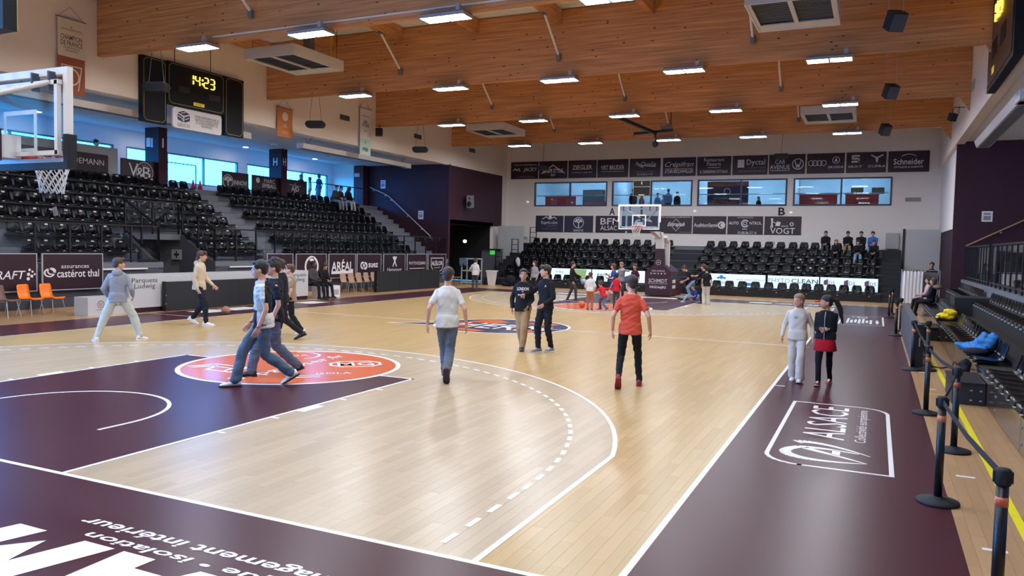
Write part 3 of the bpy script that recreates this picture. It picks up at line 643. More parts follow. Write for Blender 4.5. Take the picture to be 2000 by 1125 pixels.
for i, (d, l) in enumerate(D2): board_far(XL[2*i], XL[2*i+1], 3.04, 4.02, 39.19, l, d, 'navy_board' if i < 2 else 'purple_board')
for t, x in (('A', -5.15), ('B', 4.25)):
    r = thing('wall_letter', 'large black wall letter %s under the club windows' % t, 'letter', (x, 39.18, 4.12)); text(t, (x, 39.185, 4.28), (1, 0, 0), (0, 0, 1), .34, .42, 'black_matte', r, bold=.06)
for x, z, l in ((-10.55, 4.85, 'small round emergency light on the far wall left of the windows'), (-0.35, 4.3, 'small round emergency light under the club windows'), (4.72, 4.22, 'small round emergency light beside the black letter B')):
    solo('emergency_light', MB().ell((x, 39.16, z), (.085, .03, .06)), 'lamp_soft' if 'lamp_soft' in MATS else mat('lamp_soft', (240, 240, 220), emit=0.5), l, 'light', smooth=True)
solo('wall_sign', MB().box(10.1, 10.8, 39.16, 39.19, 4.78, 4.98), 'grey_print', 'small grey sign on the far wall right of the club windows', 'sign')
for x, z in ((-10.7, 2.65), (-4.3, 2.62), (3.8, 2.6)):
    solo('wall_vent', MB().box(x-.17, x+.17, 39.16, 39.19, z-.08, z+.08), 'light_grey', 'small grey vent low on the far wall', 'vent', 'vents low on the far wall')
# ================================================================== LEFT STAND
PZ = lambda k: 1.30+0.48*k
RX = lambda k: -12.0 if k == 0 else -12.98-0.72*(k-1)
st = thing('grandstand', 'grey concrete grandstand of six tiers below the daylight windows', 'grandstand', (-14.3, 18, 0))
VY0, VY1 = 13.5, 15.7
for k in range(6):
    mb = MB(); x1, x0, z = RX(k), RX(k+1), PZ(k)
    if k < 2: mb.box(x0, x1, 4, VY0-0.15, 0, z).box(x0, x1, VY1+0.15, 32, 0, z)
    else: mb.box(x0, x1, 4, VY0-0.15, 0, z).box(x0, x1, VY1+0.15, 32, 0, z).box(x0, x1, VY0-0.15, VY1+0.15, 2.10, z)
    wpart('tier', mb, 'tier_grey', st)
    for y0, y1 in ((18.75, 19.95), (29.75, 32.0)):
        wpart('stair_step', MB().box(RX(k+1), RX(k+1)+.36, y0, y1, z, z+.24), 'tier_grey', st)
        wpart('step_nosing', MB().box(RX(k+1)-.03, RX(k+1)+.003, y0, y1, z+.44, z+.483), 'mid_grey', st)
wpart('concourse_slab', MB().box(-20.5, RX(6), 4, 33.0, 0, PZ(6)), 'mid_grey', st)
wpart('parapet', MB().prism([(-13.7, 0), (-12.0, 0), (-12.0, 1.36), (-12.35, 1.45), (-13.6, 2.26), (-13.7, 2.26)], 'y', VY1, VY1+0.15), 'dark_grey', st)
wpart('parapet', MB().prism([(-13.7, 0), (-12.0, 0), (-12.0, 1.36), (-12.35, 1.45), (-13.6, 2.26), (-13.7, 2.26)], 'y', VY0-0.15, VY0), 'dark_grey', st)
wpart('passage_wall', MB().box(-16.55, -16.5, VY0-.15, VY1+.15, 0, 2.1), 'black_panel', st)
wpart('lintel', MB().box(-13.75, -13.66, VY0, VY1, 2.08, 2.27), 'mid_grey', st)
fw2 = MB().box(-12.0, -11.97, 4, VY0, 0, 1.14).box(-12.0, -11.97, VY1, 32.0, 0, 1.14); wpart('front_cladding', fw2, 'dark_grey', st)
wpart('front_cladding', MB().box(-12.0, -11.96, 4, VY0, 1.18, 1.36).box(-12.0, -11.96, VY1, 32, 1.18, 1.36), 'mid_grey', st)
wpart('skirting', MB().box(-11.97, -11.93, 4, VY0, 0, 0.10).box(-11.97, -11.93, VY1, 32, 0, .1), 'tan_wood', st)
for y0, y1, l in ((10.9, 12.85, 'white bar light strip on the grandstand front wall left of the passage'), (16.3, 17.7, 'white bar light strip on the grandstand front wall right of the passage')):  # wall light strips built as unlit white bars
    solo('wall_bar', MB().box(-11.93, -11.89, y0, y1, 1.14, 1.19).box(-11.97, -11.93, y0+.1, y0+.13, 1.15, 1.18).box(-11.97, -11.93, y1-.13, y1-.1, 1.15, 1.18), 'white_paint', l, 'handrail')
# notices on the passage wall
for x, z, w_, h_, l in ((-13.83, 1.56, .5, .36, 'square grey cross notice on the dark passage wall'), (-12.72, 1.36, .34, .26, 'white notice with black lines on the dark passage wall'), (-12.75, 0.98, .5, .34, 'grey notice with black figures low on the passage wall')):
    r = thing('notice', l, 'sign', (x, 15.69, z-h_/2)); wpart('sheet', MB().box(x-w_/2, x+w_/2, 15.68, 15.695, z-h_/2, z+h_/2), 'light_grey', r)
    p = Plane((x, 15.679, z), (1, 0, 0), (0, 0, 1), r, 'black_matte')
    if w_ > .45 and z > 1.5: p.line([(-.08, 0), (.08, 0)], .08).line([(0, -.1), (0, .1)], .06)
    elif z > 1.2: p.bar(-.13, .13, .05, .025).bar(-.13, .13, -.01, .025).bar(-.13, .13, -.07, .025)
    else: p.txt('R3H', 0, 0, .36, .2, bold=.03)
    p.done()
# ---- seats
def seat_mesh(name, hb, m):
    prof = [(-.42, -.035, .36), (-.415, .005, .40), (-.36, .02, .42), (-.20, .0, .44), (-.07, .005, .44), (-.01, .05, .43), (.02, .15, .42), (.04, hb*.75, .38), (.05, hb*.95, .33), (.052, hb, .26)]
    us = (-1, -.6, 0, .6, 1); mb = MB(); T = []; B = []
    for i, (y, z, w_) in enumerate(prof):
        for u in us:
            dp = .028*u*u
            back = i >= 5
            T.append((u*w_/2, y-(dp if back else 0), z+(0 if back else dp)))
            B.append((u*w_/2, y-(dp if back else 0)+(.014 if back else 0), z+(0 if back else dp)-(0 if back else .014)))
    n = len(us); N = len(T); V = T+B; F = []
    for i in range(len(prof)-1):
        for k in range(n-1):
            a = i*n+k; F.append((a, a+1, a+n+1, a+n)); F.append((N+a, N+a+n, N+a+n+1, N+a+1))
        a = i*n; F.append((a, a+n, N+a+n, N+a)); a = i*n+n-1; F.append((a, N+a, N+a+n, a+n))
    for k in range(n-1): F.append((k, N+k, N+k+1, k+1)); a = (len(prof)-1)*n+k; F.append((a, a+1, N+a+1, N+a))
    mb.add(V, F); return mb.mesh(name, m, True)
SEAT_L = seat_mesh('stadium_chair', .32, 'black_plastic'); SEAT_F = seat_mesh('tribune_chair', .31, 'black_plastic'); SEAT_R = seat_mesh('courtside_chair', .29, 'black_plastic')
BRK = MB().box(-.035, .035, -.44, -.40, -.055, -.025).mesh('bracket', 'light_grey')
BRK_F = MB().box(-.06, .06, -.45, -.40, -.05, -.035).mesh('bracket', 'light_grey')
TAG = MB().box(-.05, .05, -.005, .006, -.022, .022).mesh('number_tag', 'white_print')
STUD = MB().box(-.02, .02, .0, .014, .06, .085).mesh('fixing', 'light_grey')
def seat(name, me, loc, rz, label, group, pitch, brk, tagp=0.0, tz=.25, ty=.022, stud=False):
    o = tag(link(name, me, None, loc, (0, 0, rz)), label, 'chair', group)
    b = link('bracket', brk, o, (pitch/2, 0, 0))
    if tagp and random.random() < tagp: link('number_tag', TAG, o, (0, ty-.008, tz), (-.15, 0, 0))
    if stud: link('fixing', STUD, o, (-.08, -.022, 0)); link('fixing', STUD, o, (.08, -.022, 0))
    return o
RN = ['bottom', 'second', 'third', 'fourth', 'fifth', 'top']
for k in range(6):
    sx = RX(k+1)+0.03; sz = PZ(k)+0.44
    blocks = []
    if k >= 2: blocks.append([18.45-.505*j for j in range(19)])
    else: blocks.append([9.75+.495*j for j in range(7)]+[18.45-.494*j for j in range(6)])
    blocks.append([20.42+.505*j for j in range(19)])
    for bi, Ys in enumerate(blocks):
        lab = 'black plastic chair in the %s grandstand row, %s' % (RN[k], 'around the passage' if bi == 0 else 'beside the purple end wall')
        for y in Ys: seat('stadium_chair', SEAT_L, (sx, y, sz), PI/2, lab, 'chairs of the %s grandstand row, %s' % (RN[k], 'passage side' if bi == 0 else 'end wall side'), .505, BRK, (.75 if y < 15 or k > 2 else .5) if bi == 0 else 0.0)
        segs = [(min(Ys), max(Ys))] if (k >= 2 or bi) else [(9.75, 12.72), (15.98, 18.45)]
        for a, b in segs: wpart('seat_rail', MB().box(sx+.02, sx+.38, a-.27, b+.27, sz-.10, sz-.055), 'black_metal', st)
for k, y, up_, l in ((2, 11.32, 1, 'white leaflet leaning on a grandstand chair behind the lettered board'), (4, 24.0, 0, 'white leaflet on a chair of the fifth grandstand row'), (3, 24.45, 0, 'white leaflet on a fourth-row grandstand chair'), (3, 26.0, 0, 'crumpled white leaflet on a fourth-row grandstand chair'), (0, 10.6, 0, 'white leaflet on a bottom-row chair behind the railing')):
    x = RX(k+1)+.22; z = PZ(k)+.46
    if up_: solo('leaflet', MB().bar((x-.02, y+.1, z+.02), (x-.09, y+.1, z+.3), .2, .006, (0, 1, 0)), 'white_print', l, 'paper')
    else: solo('leaflet', MB().box(x-.1, x+.12, y-.15, y+.15, z, z+.012), 'white_print', l, 'paper')
# ---- glass railing along the front, around the passage
def railing(pts, z0, z1, label, n, name='glass_railing', gm='rail_glass'):
    """pts: two ends (x,y); z0/z1 pairs for bottom and top at both ends"""
    (xa, ya), (xb, yb) = pts; r = thing(name, label, 'railing', (xa, ya, z0[0]))
    L_ = lambda t: (xa+(xb-xa)*t, ya+(yb-ya)*t, z0[0]+(z0[1]-z0[0])*t, z1[0]+(z1[1]-z1[0])*t)
    for i in range(n+1):
        x, y, a, b = L_(i/n); wpart('post', MB().box(x-.025, x+.025, y-.025, y+.025, a, b), 'black_metal', r)
    a = L_(0); b = L_(1)
    wpart('top_rail', MB().bar((a[0], a[1], a[3]), (b[0], b[1], b[3]), .06, .05), 'black_metal', r)
    wpart('bottom_rail', MB().bar((a[0], a[1], a[2]+.12), (b[0], b[1], b[2]+.12), .05, .04), 'black_metal', r)
    for i in range(n):
        p = L_((i+.06)/n); q = L_((i+.94)/n); d = .006
        ex = Vector((q[0]-p[0], q[1]-p[1], 0)).normalized(); nn = Vector((-ex.y, ex.x, 0))*d
        v = [(p[0], p[1], p[2]+.16), (q[0], q[1], q[2]+.16), (q[0], q[1], q[3]-.05), (p[0], p[1], p[3]-.05)]
        V = [Vector(c)-nn for c in v]+[Vector(c)+nn for c in v]
        wpart('glass_panel', MB().add(V, [(0, 1, 2, 3), (7, 6, 5, 4), (0, 4, 5, 1), (1, 5, 6, 2), (2, 6, 7, 3), (3, 7, 4, 0)]), gm, r)
    return r
railing(((-12.1, 7.32), (-12.1, 13.42)), (1.30, 1.30), (2.5, 2.5), 'black glass railing on the grandstand front left of the passage', 6)
railing(((-12.1, 15.78), (-12.1, 31.9)), (1.30, 1.30), (2.5, 2.5), 'long black glass railing on the grandstand front right of the passage', 16)
railing(((-13.75, VY0), (-13.75, VY1)), (2.26, 2.26), (3.38, 3.38), 'black glass railing across the top of the passage', 2)
railing(((-13.65, VY0-.07), (-12.1, VY0-.07)), (2.26, 1.36), (3.38, 2.5), 'sloping black glass railing on the passage side with seat tags behind', 2)
railing(((-13.65, VY1+.07), (-12.1, VY1+.07)), (2.26, 1.36), (3.38, 2.5), 'sloping black glass railing above the passage notices', 2)
# wall handrail on the purple end wall
hr = thing('wall_handrail', 'pale handrail climbing the purple end wall of the grandstand', 'handrail', (-15, 31.9, 3))
wpart('rail', MB().tube([(-17.0, 31.86, 5.25), (-15.95, 31.86, 4.85), (-15.75, 31.86, 4.74), (-13.0, 31.86, 2.55)], .03, 8), 'light_grey', hr)
for x, z in ((-16.8, 5.15), (-16.0, 4.85), (-15.6, 4.6), (-14.5, 3.72), (-13.6, 3.0), (-13.05, 2.55)): wpart('bracket', MB().box(x-.03, x+.03, 31.86, 32.0, z-.09, z-.03), 'light_grey', hr)
for x, z, l in ((-16.22, 5.42, 'white notice with a grey block on the purple end wall above the handrail'), (-13.72, 3.72, 'white notice with a grey block on the purple end wall under the handrail')):
    r = thing('notice', l, 'sign', (x, 31.99, z-.22)); wpart('sheet', MB().box(x-.16, x+.16, 31.98, 31.995, z-.23, z+.23), 'white_print', r); wpart('print', MB().box(x-.11, x+.11, 31.976, 31.98, z-.14, z+.05).box(x-.11, x+.11, 31.976, 31.98, z+.1, z+.16), 'grey_print', r)
r = thing('notice', 'pale lilac sign on the purple pillar at the concourse', 'sign', (-17.65, 31.54, 5.88)); wpart('sheet', MB().box(-17.85, -17.5, 31.535, 31.548, 5.82, 6.02), 'light_grey', r)
sp = thing('wall_speaker', 'grey loudspeaker tilted on the dark purple wall above the corridor', 'speaker', (-11.9, 34.0, 4.4))
R_ = Matrix.Rotation(.35, 3, 'Z') @ Matrix.Rotation(.18, 3, 'X')
wpart('cabinet', MB().cbox((-11.62, 33.75, 4.55), (.36, .42, .66), R_), 'mid_grey', sp)
for dz, rr in ((-.14, .14), (.17, .08)): wpart('driver', MB().ell((-11.58, 33.53, 4.55+dz), (rr, .03, rr)), 'black_matte', sp)
wpart('mount', MB().bar((-12.0, 33.9, 4.3), (-11.7, 33.85, 4.35), .06), 'black_metal', sp)
# ---- columns of the concourse
for y, t, l in ((17.45, 'I', 'purple concourse column with a white stroke sign'), (24.35, 'H', 'purple concourse column lettered H')):
    r = thing('column', l, 'column', (-16.95, y, 4.18)); wpart('shaft', MB().box(-17.3, -16.55, y-.2, y+.2, 4.18, 6.45), 'purple_wall', r)
    text(t, (-16.92, y-.203, 5.85), (1, 0, 0), (0, 0, 1), .26 if t == 'H' else .1, .36, 'white_print', r, bold=.04)
    text(t, (-16.547, y, 5.85), (0, 1, 0), (0, 0, 1), .2 if t == 'H' else .08, .36, 'white_print', r, bold=.04)
    if t == 'I': wpart('notice_sheet', MB().box(-17.22, -17.0, y-.21, y-.2, 5.7, 6.05), 'white_print', r)
# ---- concourse barrier boards
def top_board(y0, y1, label, d): return board_left(y0, y1, 4.18, 5.12, -16.72, label, d, frame=False, name='barrier_banner', cat='banner')
bt = thing('control_booth', 'grey booth on the concourse with a dark banner front', 'booth', (-17.3, 13.6, 4.18))
wpart('body', MB().box(-17.6, -16.78, 11.6, 15.62, 4.18, 5.42), 'light_grey', bt)
wpart('banner', MB().box(-16.78, -16.75, 12.0, 15.2, 4.18, 5.12), 'purple_board', bt)
text('WIEDEMANN', (-16.745, 14.15, 4.82), (0, 1, 0), (0, 0, 1), 1.75, .2, 'white_print', bt, bold=.03)
top_board(15.68, 17.45, 'dark banner with outlined white ampersand monogram in a star ring', lambda p: (p.txt('V', -.32, .05, .42, .5), p.txt('&', -.02, -.05, .35, .42), p.txt('B', .27, -.02, .35, .46), p.ring(.18, .0, .36, .385), *[p.disc(.18+.28*math.cos(a), .28*math.sin(a), .022, 6) for a in (1.9, 1.5, 1.1, .7, .3, -.1)]))
top_board(20.64, 22.25, 'dark concourse banner with round white tree emblem beside a name', lambda p: (p.tree(-.45, .02, .3), p.txt('INNOVI', .28, .0, .75, .2)))
top_board(22.4, 24.3, 'dark concourse banner with two-line outlined capitals and small text', lambda p: (p.txt('MARC\nEMBALL', .2, .12, .9, .4), p.disc(-.55, .22, .13, 7), p.txt('Le carton qui cartonne', .05, -.24, 1.3, .08, 'grey_print')))
top_board(24.42, 26.2, 'dark concourse banner with thin letters under a balance line', lambda p: (p.line([(-.4, .2), (.4, .15)], .02), p.line([(0, .24), (0, .27)], .04), p.txt('AJD', 0, -.03, .55, .3), p.txt('NOTAIRES', 0, -.32, .7, .05, 'grey_print')))
rl = thing('concourse_rail', 'thin dark guard rail on the concourse beside standing people', 'railing', (-17.0, 29, 4.18))
wpart('top_rail', MB().tube([(-16.8, 26.3, 5.1), (-16.8, 31.5, 5.1)], .025, 8), 'black_metal', rl)
for y in (27.2, 28.9, 30.4): wpart('post', MB().tube([(-16.8, y, 4.18), (-16.8, y, 5.1)], .02, 6), 'black_metal', rl)
rl = thing('concourse_barrier', 'thin metal barrier standing before the daylight windows', 'railing', (-19.6, 21.0, 4.18))
wpart('top_rail', MB().tube([(-19.6, 19.2, 5.5), (-19.6, 21.9, 5.5)], .025, 6), 'black_metal', rl); wpart('post', MB().tube([(-19.6, 21.9, 4.18), (-19.6, 21.9, 5.5)], .025, 6), 'black_metal', rl); wpart('post', MB().tube([(-19.6, 19.2, 4.18), (-19.6, 19.2, 5.5)], .025, 6), 'black_metal', rl)
for y, l in ((19.35, 'red traffic cone on the concourse'), (19.72, 'red traffic cone on the concourse')):
    r = thing('traffic_cone', l, 'cone', (-17.0, y, 4.18), 0, 'red cones by the aisle'); wpart('cone', MB().lathe([(.11, .03), (.02, .42)], 14, (-17.0, y, 4.18)), 'red_plastic', r, True); wpart('base', MB().box(-17.14, -16.86, y-.14, y+.14, 4.18, 4.21), 'red_plastic', r)
# ---- radiant heaters and downlights under the left ceiling, plus added concourse fill
def tube_heater(y0, y1, x, z, label):
    r = thing('tube_heater', label, 'heater', (x, (y0+y1)/2, z), 0); wpart('casing', MB().prism([(x-.16, z), (x+.16, z), (x+.19, z+.2), (x-.19, z+.2)], 'y', y0, y1), 'heater_white', r)
    wpart('reflector', MB().box(x-.12, x+.12, y0+.1, y1-.1, z-.012, z), 'mid_grey', r)
    for y in (y0+.5, y1-.5): wpart('hanger', MB().bar((x, y, z+.2), (x-.08, y-.05, 6.44), .02).bar((x, y, z+.2), (x+.08, y+.1, 6.44), .02), 'mid_grey', r)
    wpart('burner_box', MB().box(x-.14, x+.14, y1-.35, y1+.12, z-.02, z+.2), 'heater_white', r)
tube_heater(9.0, 17.9, -12.7, 5.95, 'long white tube heater under the bulkhead behind the scoreboard'); tube_heater(20.9, 29.0, -12.7, 5.95, 'long white tube heater under the bulkhead beside the purple end wall')
for x, y, z, g in [(-15.6, 15.4, 6.45, 'grandstand'), (-15.6, 19.9, 6.45, 'grandstand'), (-15.6, 22.6, 6.45, 'grandstand'), (-15.6, 26.4, 6.45, 'grandstand')]+[(-19.2, 9.0+5.2*k, 6.75, 'concourse') for k in range(5)]:  # glowing concourse discs are added as neutral fill for the blue-lit wall
    r = thing('downlight', 'small round white downlight or added fill disc under the %s ceiling' % g, 'light', (x, y, z-.09), 0, 'downlights over the '+g)
    wpart('housing', MB().lathe([(.15, z-.085), (.15, z)], 16, (x, y, 0)), 'white_paint', r); wpart('lens', MB().add([(x+.12*math.cos(2*PI*k/16), y+.12*math.sin(2*PI*k/16), z-.088) for k in range(16)], [tuple(range(15, -1, -1))]), 'concourse_fill_glow' if g == 'concourse' else 'light_grey', r)
# ---- vents on the bulkheads
for y in (22.92, 28.8, 34.55): solo('wall_vent', MB().box(-12.0, -11.97, y-.32, y+.32, 7.36, 7.57), 'grille', 'dark rectangular vent on the cream bulkhead', 'vent', 'vents on the left bulkhead')
for y in (24.4, 29.3, 34.5): solo('wall_vent', MB().box(11.47, 11.5, y-.32, y+.32, 7.4, 7.7), 'light_grey', 'grey rectangular vent on the right bulkhead', 'vent', 'vents on the right bulkhead')
# ---- advertising boards on the railing
AD = [(7.69, 9.23, lambda p: (p.txt('KRAFT', -.05, -.06, 1.0, .22, shear=.25, bold=.05), *[p.disc(a, b, r_) for a, b, r_ in ((.56, .07, .035), (.53, -.05, .045), (.64, .02, .03), (.62, -.1, .04), (.70, -.05, .028), (.52, -.17, .045))]), 'dark purple board with bold white letters and a cluster of dots'),
 (9.37, 11.23, lambda p: (p.txt('assurances', .05, .14, .85, .08).txt('castérot thal', .15, -.05, 1.3, .22, bold=.01), p.ring(-.72, -.02, .09, .125, sx=1.3), p.ring(-.66, .02, .07, .10, sx=1.3)), 'dark purple board with white knot emblem and lower-case lettering'),
 (18.1, 19.54, lambda p: p.txt('HERM', 0, 0, .9, .25), 'dark purple board mostly hidden behind the walking boys'),
 (19.72, 21.59, lambda p: (p.ring(0, 0, .33, .43), p.poly([(-.2, .32), (.12, .05), (.12, .38)]), p.poly([(.0, .1), (.3, .25), (.2, -.05)])), 'dark purple board with large white ring and swallow'),
 (21.75, 23.59, lambda p: (p.txt('ARÉAL', 0, .03, 1.5, .5, bold=.05), p.bar(-.75, .75, -.28, .12)), 'dark purple board with tall white capitals over a striped bar'),
 (23.7, 25.55, lambda p: (p.ring(-.5, .0, .09, .17), p.ring(-.32, -.02, .08, .17), p.txt('suez', .3, .0, .75, .2, bold=.03)), 'dark purple board with white ribbon emblem and lower-case name'),
 (25.75, 27.58, lambda p: (p.line([(-.14, .36), (0, .18), (.14, .36)], .07), p.line([(-.14, -.05), (0, .18), (.14, -.05)], .07), p.disc(0, .34, .07), p.txt('Heppner', 0, -.26, 1.25, .26, shear=.1)), 'dark purple board with white hourglass figure above a name'),
 (27.76, 29.57, lambda p: (p.txt('PHYTO', -.38, .06, .7, .15).txt('CLEAN', .38, .06, .75, .15, bold=.03), p.bar(-.7, .7, -.2, .03)), 'dark purple board with thin and bold capitals over a rule'),
 (29.72, 31.55, lambda p: (p.line([(-.62, .3), (.62, .3), (.62, -.1), (.4, -.35), (0, -.42), (-.4, -.35), (-.62, -.1), (-.62, .3)], .035), p.txt('ALÉLOR', 0, .06, 1.15, .28, bold=.03).txt('Depuis 1873', 0, -.2, .55, .08)), 'dark purple board with white shield outline, beside the corridor')]
for y0, y1, d, l in AD: board_left(y0, y1, .60, 1.64, -11.84, l, d)
# ---- scoreboard on the left bulkhead
sb = thing('scoreboard', 'wide black scoreboard showing 14:23 on the left bulkhead', 'scoreboard', (-11.8, 14.7, 5.75))
def sbox(y0, y1, z0, z1, nm):
    o = wpart(nm, MB().box(-11.99, -11.82, y0, y1, z0, z1), 'board_screen', sb); P = Plane((-11.819, (y0+y1)/2, (z0+z1)/2), (0, 1, 0), (0, 0, 1), sb)
    a, b = (y1-y0)/2-.06, (z1-z0)/2-.05; c = .1
    P.line([(-a+c, b), (a-c, b), (a, b-c), (a, -b+c), (a-c, -b), (-a+c, -b), (-a, -b+c), (-a, b-c), (-a+c, b)], .013).done('digit_y')
sbox(12.60, 13.52, 5.75, 7.77, 'side_panel'); sbox(13.55, 15.95, 6.44, 7.80, 'main_panel'); sbox(15.97, 16.85, 5.77, 7.8, 'side_panel')
def digits(s, y0, z0, h, x, R=(0, 1, 0), par=None, m='digit'):
    SEG = {'0': 'abcdef', '1': 'bc', '2': 'abged', '3': 'abgcd', '4': 'fgbc', '5': 'afgcd', '6': 'afgedc', '7': 'abc', '8': 'abcdefg', '9': 'abcdfg'}
    w_ = h*.55; q = {'a': ((0, h), (w_, h)), 'b': ((w_, h), (w_, h/2)), 'c': ((w_, h/2), (w_, 0)), 'd': ((0, 0), (w_, 0)), 'e': ((0, 0), (0, h/2)), 'f': ((0, h/2), (0, h)), 'g': ((0, h/2), (w_, h/2))}
    o = 0; mb = MB(); R = Vector(R)
    for ch in s:
        if ch == ':':
            for zz in (.3, .7): c_ = Vector((x, y0, z0+h*zz))+R*(o+.03); mb.cbox(c_, (.02, .05, .05))
            o += .09; continue
        for sg in SEG[ch]:
            (a, b), (c, d) = q[sg]; e_ = .03 if a == c else 0; f_ = .03 if b == d else 0
            p0 = Vector((x, y0, z0+b))+R*(o+a); p1 = Vector((x, y0, z0+d))+R*(o+c); dd = (p1-p0).normalized()*.025
            mb.bar(p0+dd, p1-dd, .028, .02 if abs(dd.z) < .01 else .028)
        o += w_+.09
    wpart('digits', mb, m, par)
digits('14:23', 14.40, 7.22, .33, -11.81, par=sb)
wpart('maker_plate', MB().box(-11.82, -11.81, 14.6, 15.05, 6.55, 6.66), 'plate_y', sb)
text('BODET', (-11.806, 14.82, 6.605), (0, 1, 0), (0, 0, 1), .3, .06, 'board_screen', sb)
for y0, y1, z0, z1 in ((14.0, 14.45, 6.9, 7.1), (15.25, 15.75, 6.85, 7.05)): wpart('score_window', MB().box(-11.82, -11.815, y0, y1, z0, z1), 'black_panel', sb)
gs = thing('sponsor_panel', 'rounded white panel with navy cube emblem hanging under the scoreboard', 'sign', (-11.8, 14.77, 5.72))
for yy in (14.1, 15.4): wpart('strap', MB().box(-11.88, -11.86, yy-.03, yy+.03, 6.3, 6.44).box(-11.99, -11.86, yy-.03, yy+.03, 6.28, 6.31), 'black_metal', gs)
pts = []; y0, y1, z0, z1, c = 13.74, 15.80, 5.72, 6.38, .1
for (cy_, cz_, t0) in ((y1-c, z1-c, 0), (y0+c, z1-c, PI/2), (y0+c, z0+c, PI), (y1-c, z0+c, 1.5*PI)): pts += [(cy_+c*math.cos(t0+t), cz_+c*math.sin(t0+t)) for t in (0, .5, 1.05, PI/2)]
wpart('panel', MB().prism(pts, 'x', -11.86, -11.80), 'white_print', gs)
P = Plane((-11.799, 14.77, 6.05), (0, 1, 0), (0, 0, 1), gs, 'navy_print')
P.poly([(-.85, .17), (-.6, .09), (-.35, .17), (-.6, .25)]); P.poly([(-.85, .13), (-.62, .05), (-.62, -.13), (-.85, -.05)]); P.poly([(-.58, .05), (-.35, .13), (-.35, -.05), (-.58, -.13)])
P.done(); W2 = Plane((-11.797, 14.77, 6.05), (0, 1, 0), (0, 0, 1), gs, 'white_print'); W2.line([(-.82, .05), (-.66, -.01), (-.66, -.06)], .025).line([(-.54, -.02), (-.4, .04)], .025).line([(-.7, .17), (-.55, .2)], .02).done()
P.txt('GESCO', -.6, -.22, .5, .1, 'black_panel'); P.txt('VOTRE PARTENAIRE DANS LA\nGESTION DU RISQUE CLIENT\nET LE RECOUVREMENT DE\nVOS IMPAYÉS !', .38, .0, 1.05, .36, 'black_panel')
for y in (13.9, 15.4): solo('scoreboard_cable', MB().tube([(-11.9, y, 7.8), (-11.9, y, 9.0)], .012, 5), 'black_metal', 'thin dark cable above the left scoreboard', 'cable', 'cables above the scoreboard')
# ---- hanging banners on the left bulkhead
def hang(y0, y1, z0, zm, z1, label, up_m, low_m, lines):
    r = thing('hanging_banner', label, 'banner', (-11.9, (y0+y1)/2, z0)); wpart('upper_cloth', MB().box(-11.91, -11.9, y0, y1, zm, z1), up_m, r); wpart('lower_cloth', MB().box(-11.91, -11.9, y0, y1, z0, zm), low_m, r)
    wpart('rod', MB().tube([(-11.905, y0-.05, z1), (-11.905, y1+.05, z1)], .015, 6), 'mid_grey', r); wpart('cord', MB().tube([(-11.92, y0, z1), (-11.95, (y0+y1)/2, z1+.35), (-11.92, y1, z1)], .006, 4), 'mid_grey', r)
    for t, z, w_, h_, m_ in lines: text(t, (-11.896, (y0+y1)/2, z), (0, 1, 0), (0, 0, 1), w_, h_, m_, r, bold=.02 if h_ > .1 else 0)
    return r
mat('orange_cloth', (196, 120, 60), .8); mat('rust_cloth', (150, 84, 56), .8); mat('pale_cloth', (222, 206, 188), .8); mat('mint_cloth', (196, 220, 204), .8); mat('dark_print', (70, 58, 56), .7)
hb = hang(9.93, 10.74, 6.13, 7.16, 8.22, 'pale hanging banner with dark champion lettering over a rust lower half', 'pale_cloth', 'rust_cloth', [('★', 8.0, .06, .06, 'dark_print'), ('UNION FÉDÉRATION', 7.93, .62, .07, 'dark_print'), ('CHAMPION\nDE FRANCE', 7.62, .66, .3, 'dark_print'), ('NATIONALE MASCULINE', 7.42, .5, .05, 'dark_print'), ('SAISON', 7.34, .35, .05, 'dark_print')])
Plane((-11.896, 10.33, 6.62), (0, 1, 0), (0, 0, 1), hb, 'pale_cloth').ring(0, 0, .2, .24).line([(-.2, -.35), (-.3, .3), (.3, .3), (.2, -.35)], .03).done()
hb = hang(18.68, 19.52, 6.12, 6.6, 7.22, 'ochre hanging banner with pale ball emblem beside the roof beam', 'orange_cloth', 'orange_cloth', [('NM1', 6.55, .24, .14, 'pale_cloth'), ('2023', 6.3, .3, .09, 'pale_cloth')])
Plane((-11.896, 19.1, 6.9), (0, 1, 0), (0, 0, 1), hb, 'pale_cloth').disc(0, 0, .17).done()
hang(23.9, 24.7, 6.03, 6.75, 8.08, 'long white and mint hanging banner with black club letters', 'white_print', 'mint_cloth', [('FÉDÉRATION', 7.75, .55, .07, 'dark_print'), ('LABEL\n3 ÉTOILES', 7.42, .5, .28, 'dark_print'), ('2022', 7.1, .2, .06, 'dark_print'), ('A', 6.6, .1, .14, 'dark_print'), ('FFBB', 6.28, .4, .16, 'dark_print')])
# ---- hanging loudspeakers and box projectors
def hang_speaker(x, y, z, label, ry=.35):
    r = thing('hanging_speaker', label, 'speaker', (x, y, z), 0, 'speakers hung near the right bulkhead'); Rm = Matrix.Rotation(.5, 3, 'Z') @ Matrix.Rotation(.55, 3, 'X')
    lpart('cabinet', MB().cbox((0, 0, 0), (.34, .30, .40), Rm), 'black_matte', r); lpart('grille', MB().cbox(Rm @ Vector((0, -.16, 0)), (.31, .02, .37), Rm), 'dark_grey', r)
    for sx in (-.14, .14): lpart('cable', MB().tube([(sx, 0, .15), (sx*1.1, 0, ROOF-z)], .008, 4), 'light_grey', r)
hang_speaker(9.08, 14.9, 7.28, 'black loudspeaker hung near the yellow gas pipe'); hang_speaker(9.1, 21.8, 7.03, 'black loudspeaker hung under the roof between two beams'); hang_speaker(9.02, 29.4, 6.98, 'black loudspeaker hung beside the far box heater')
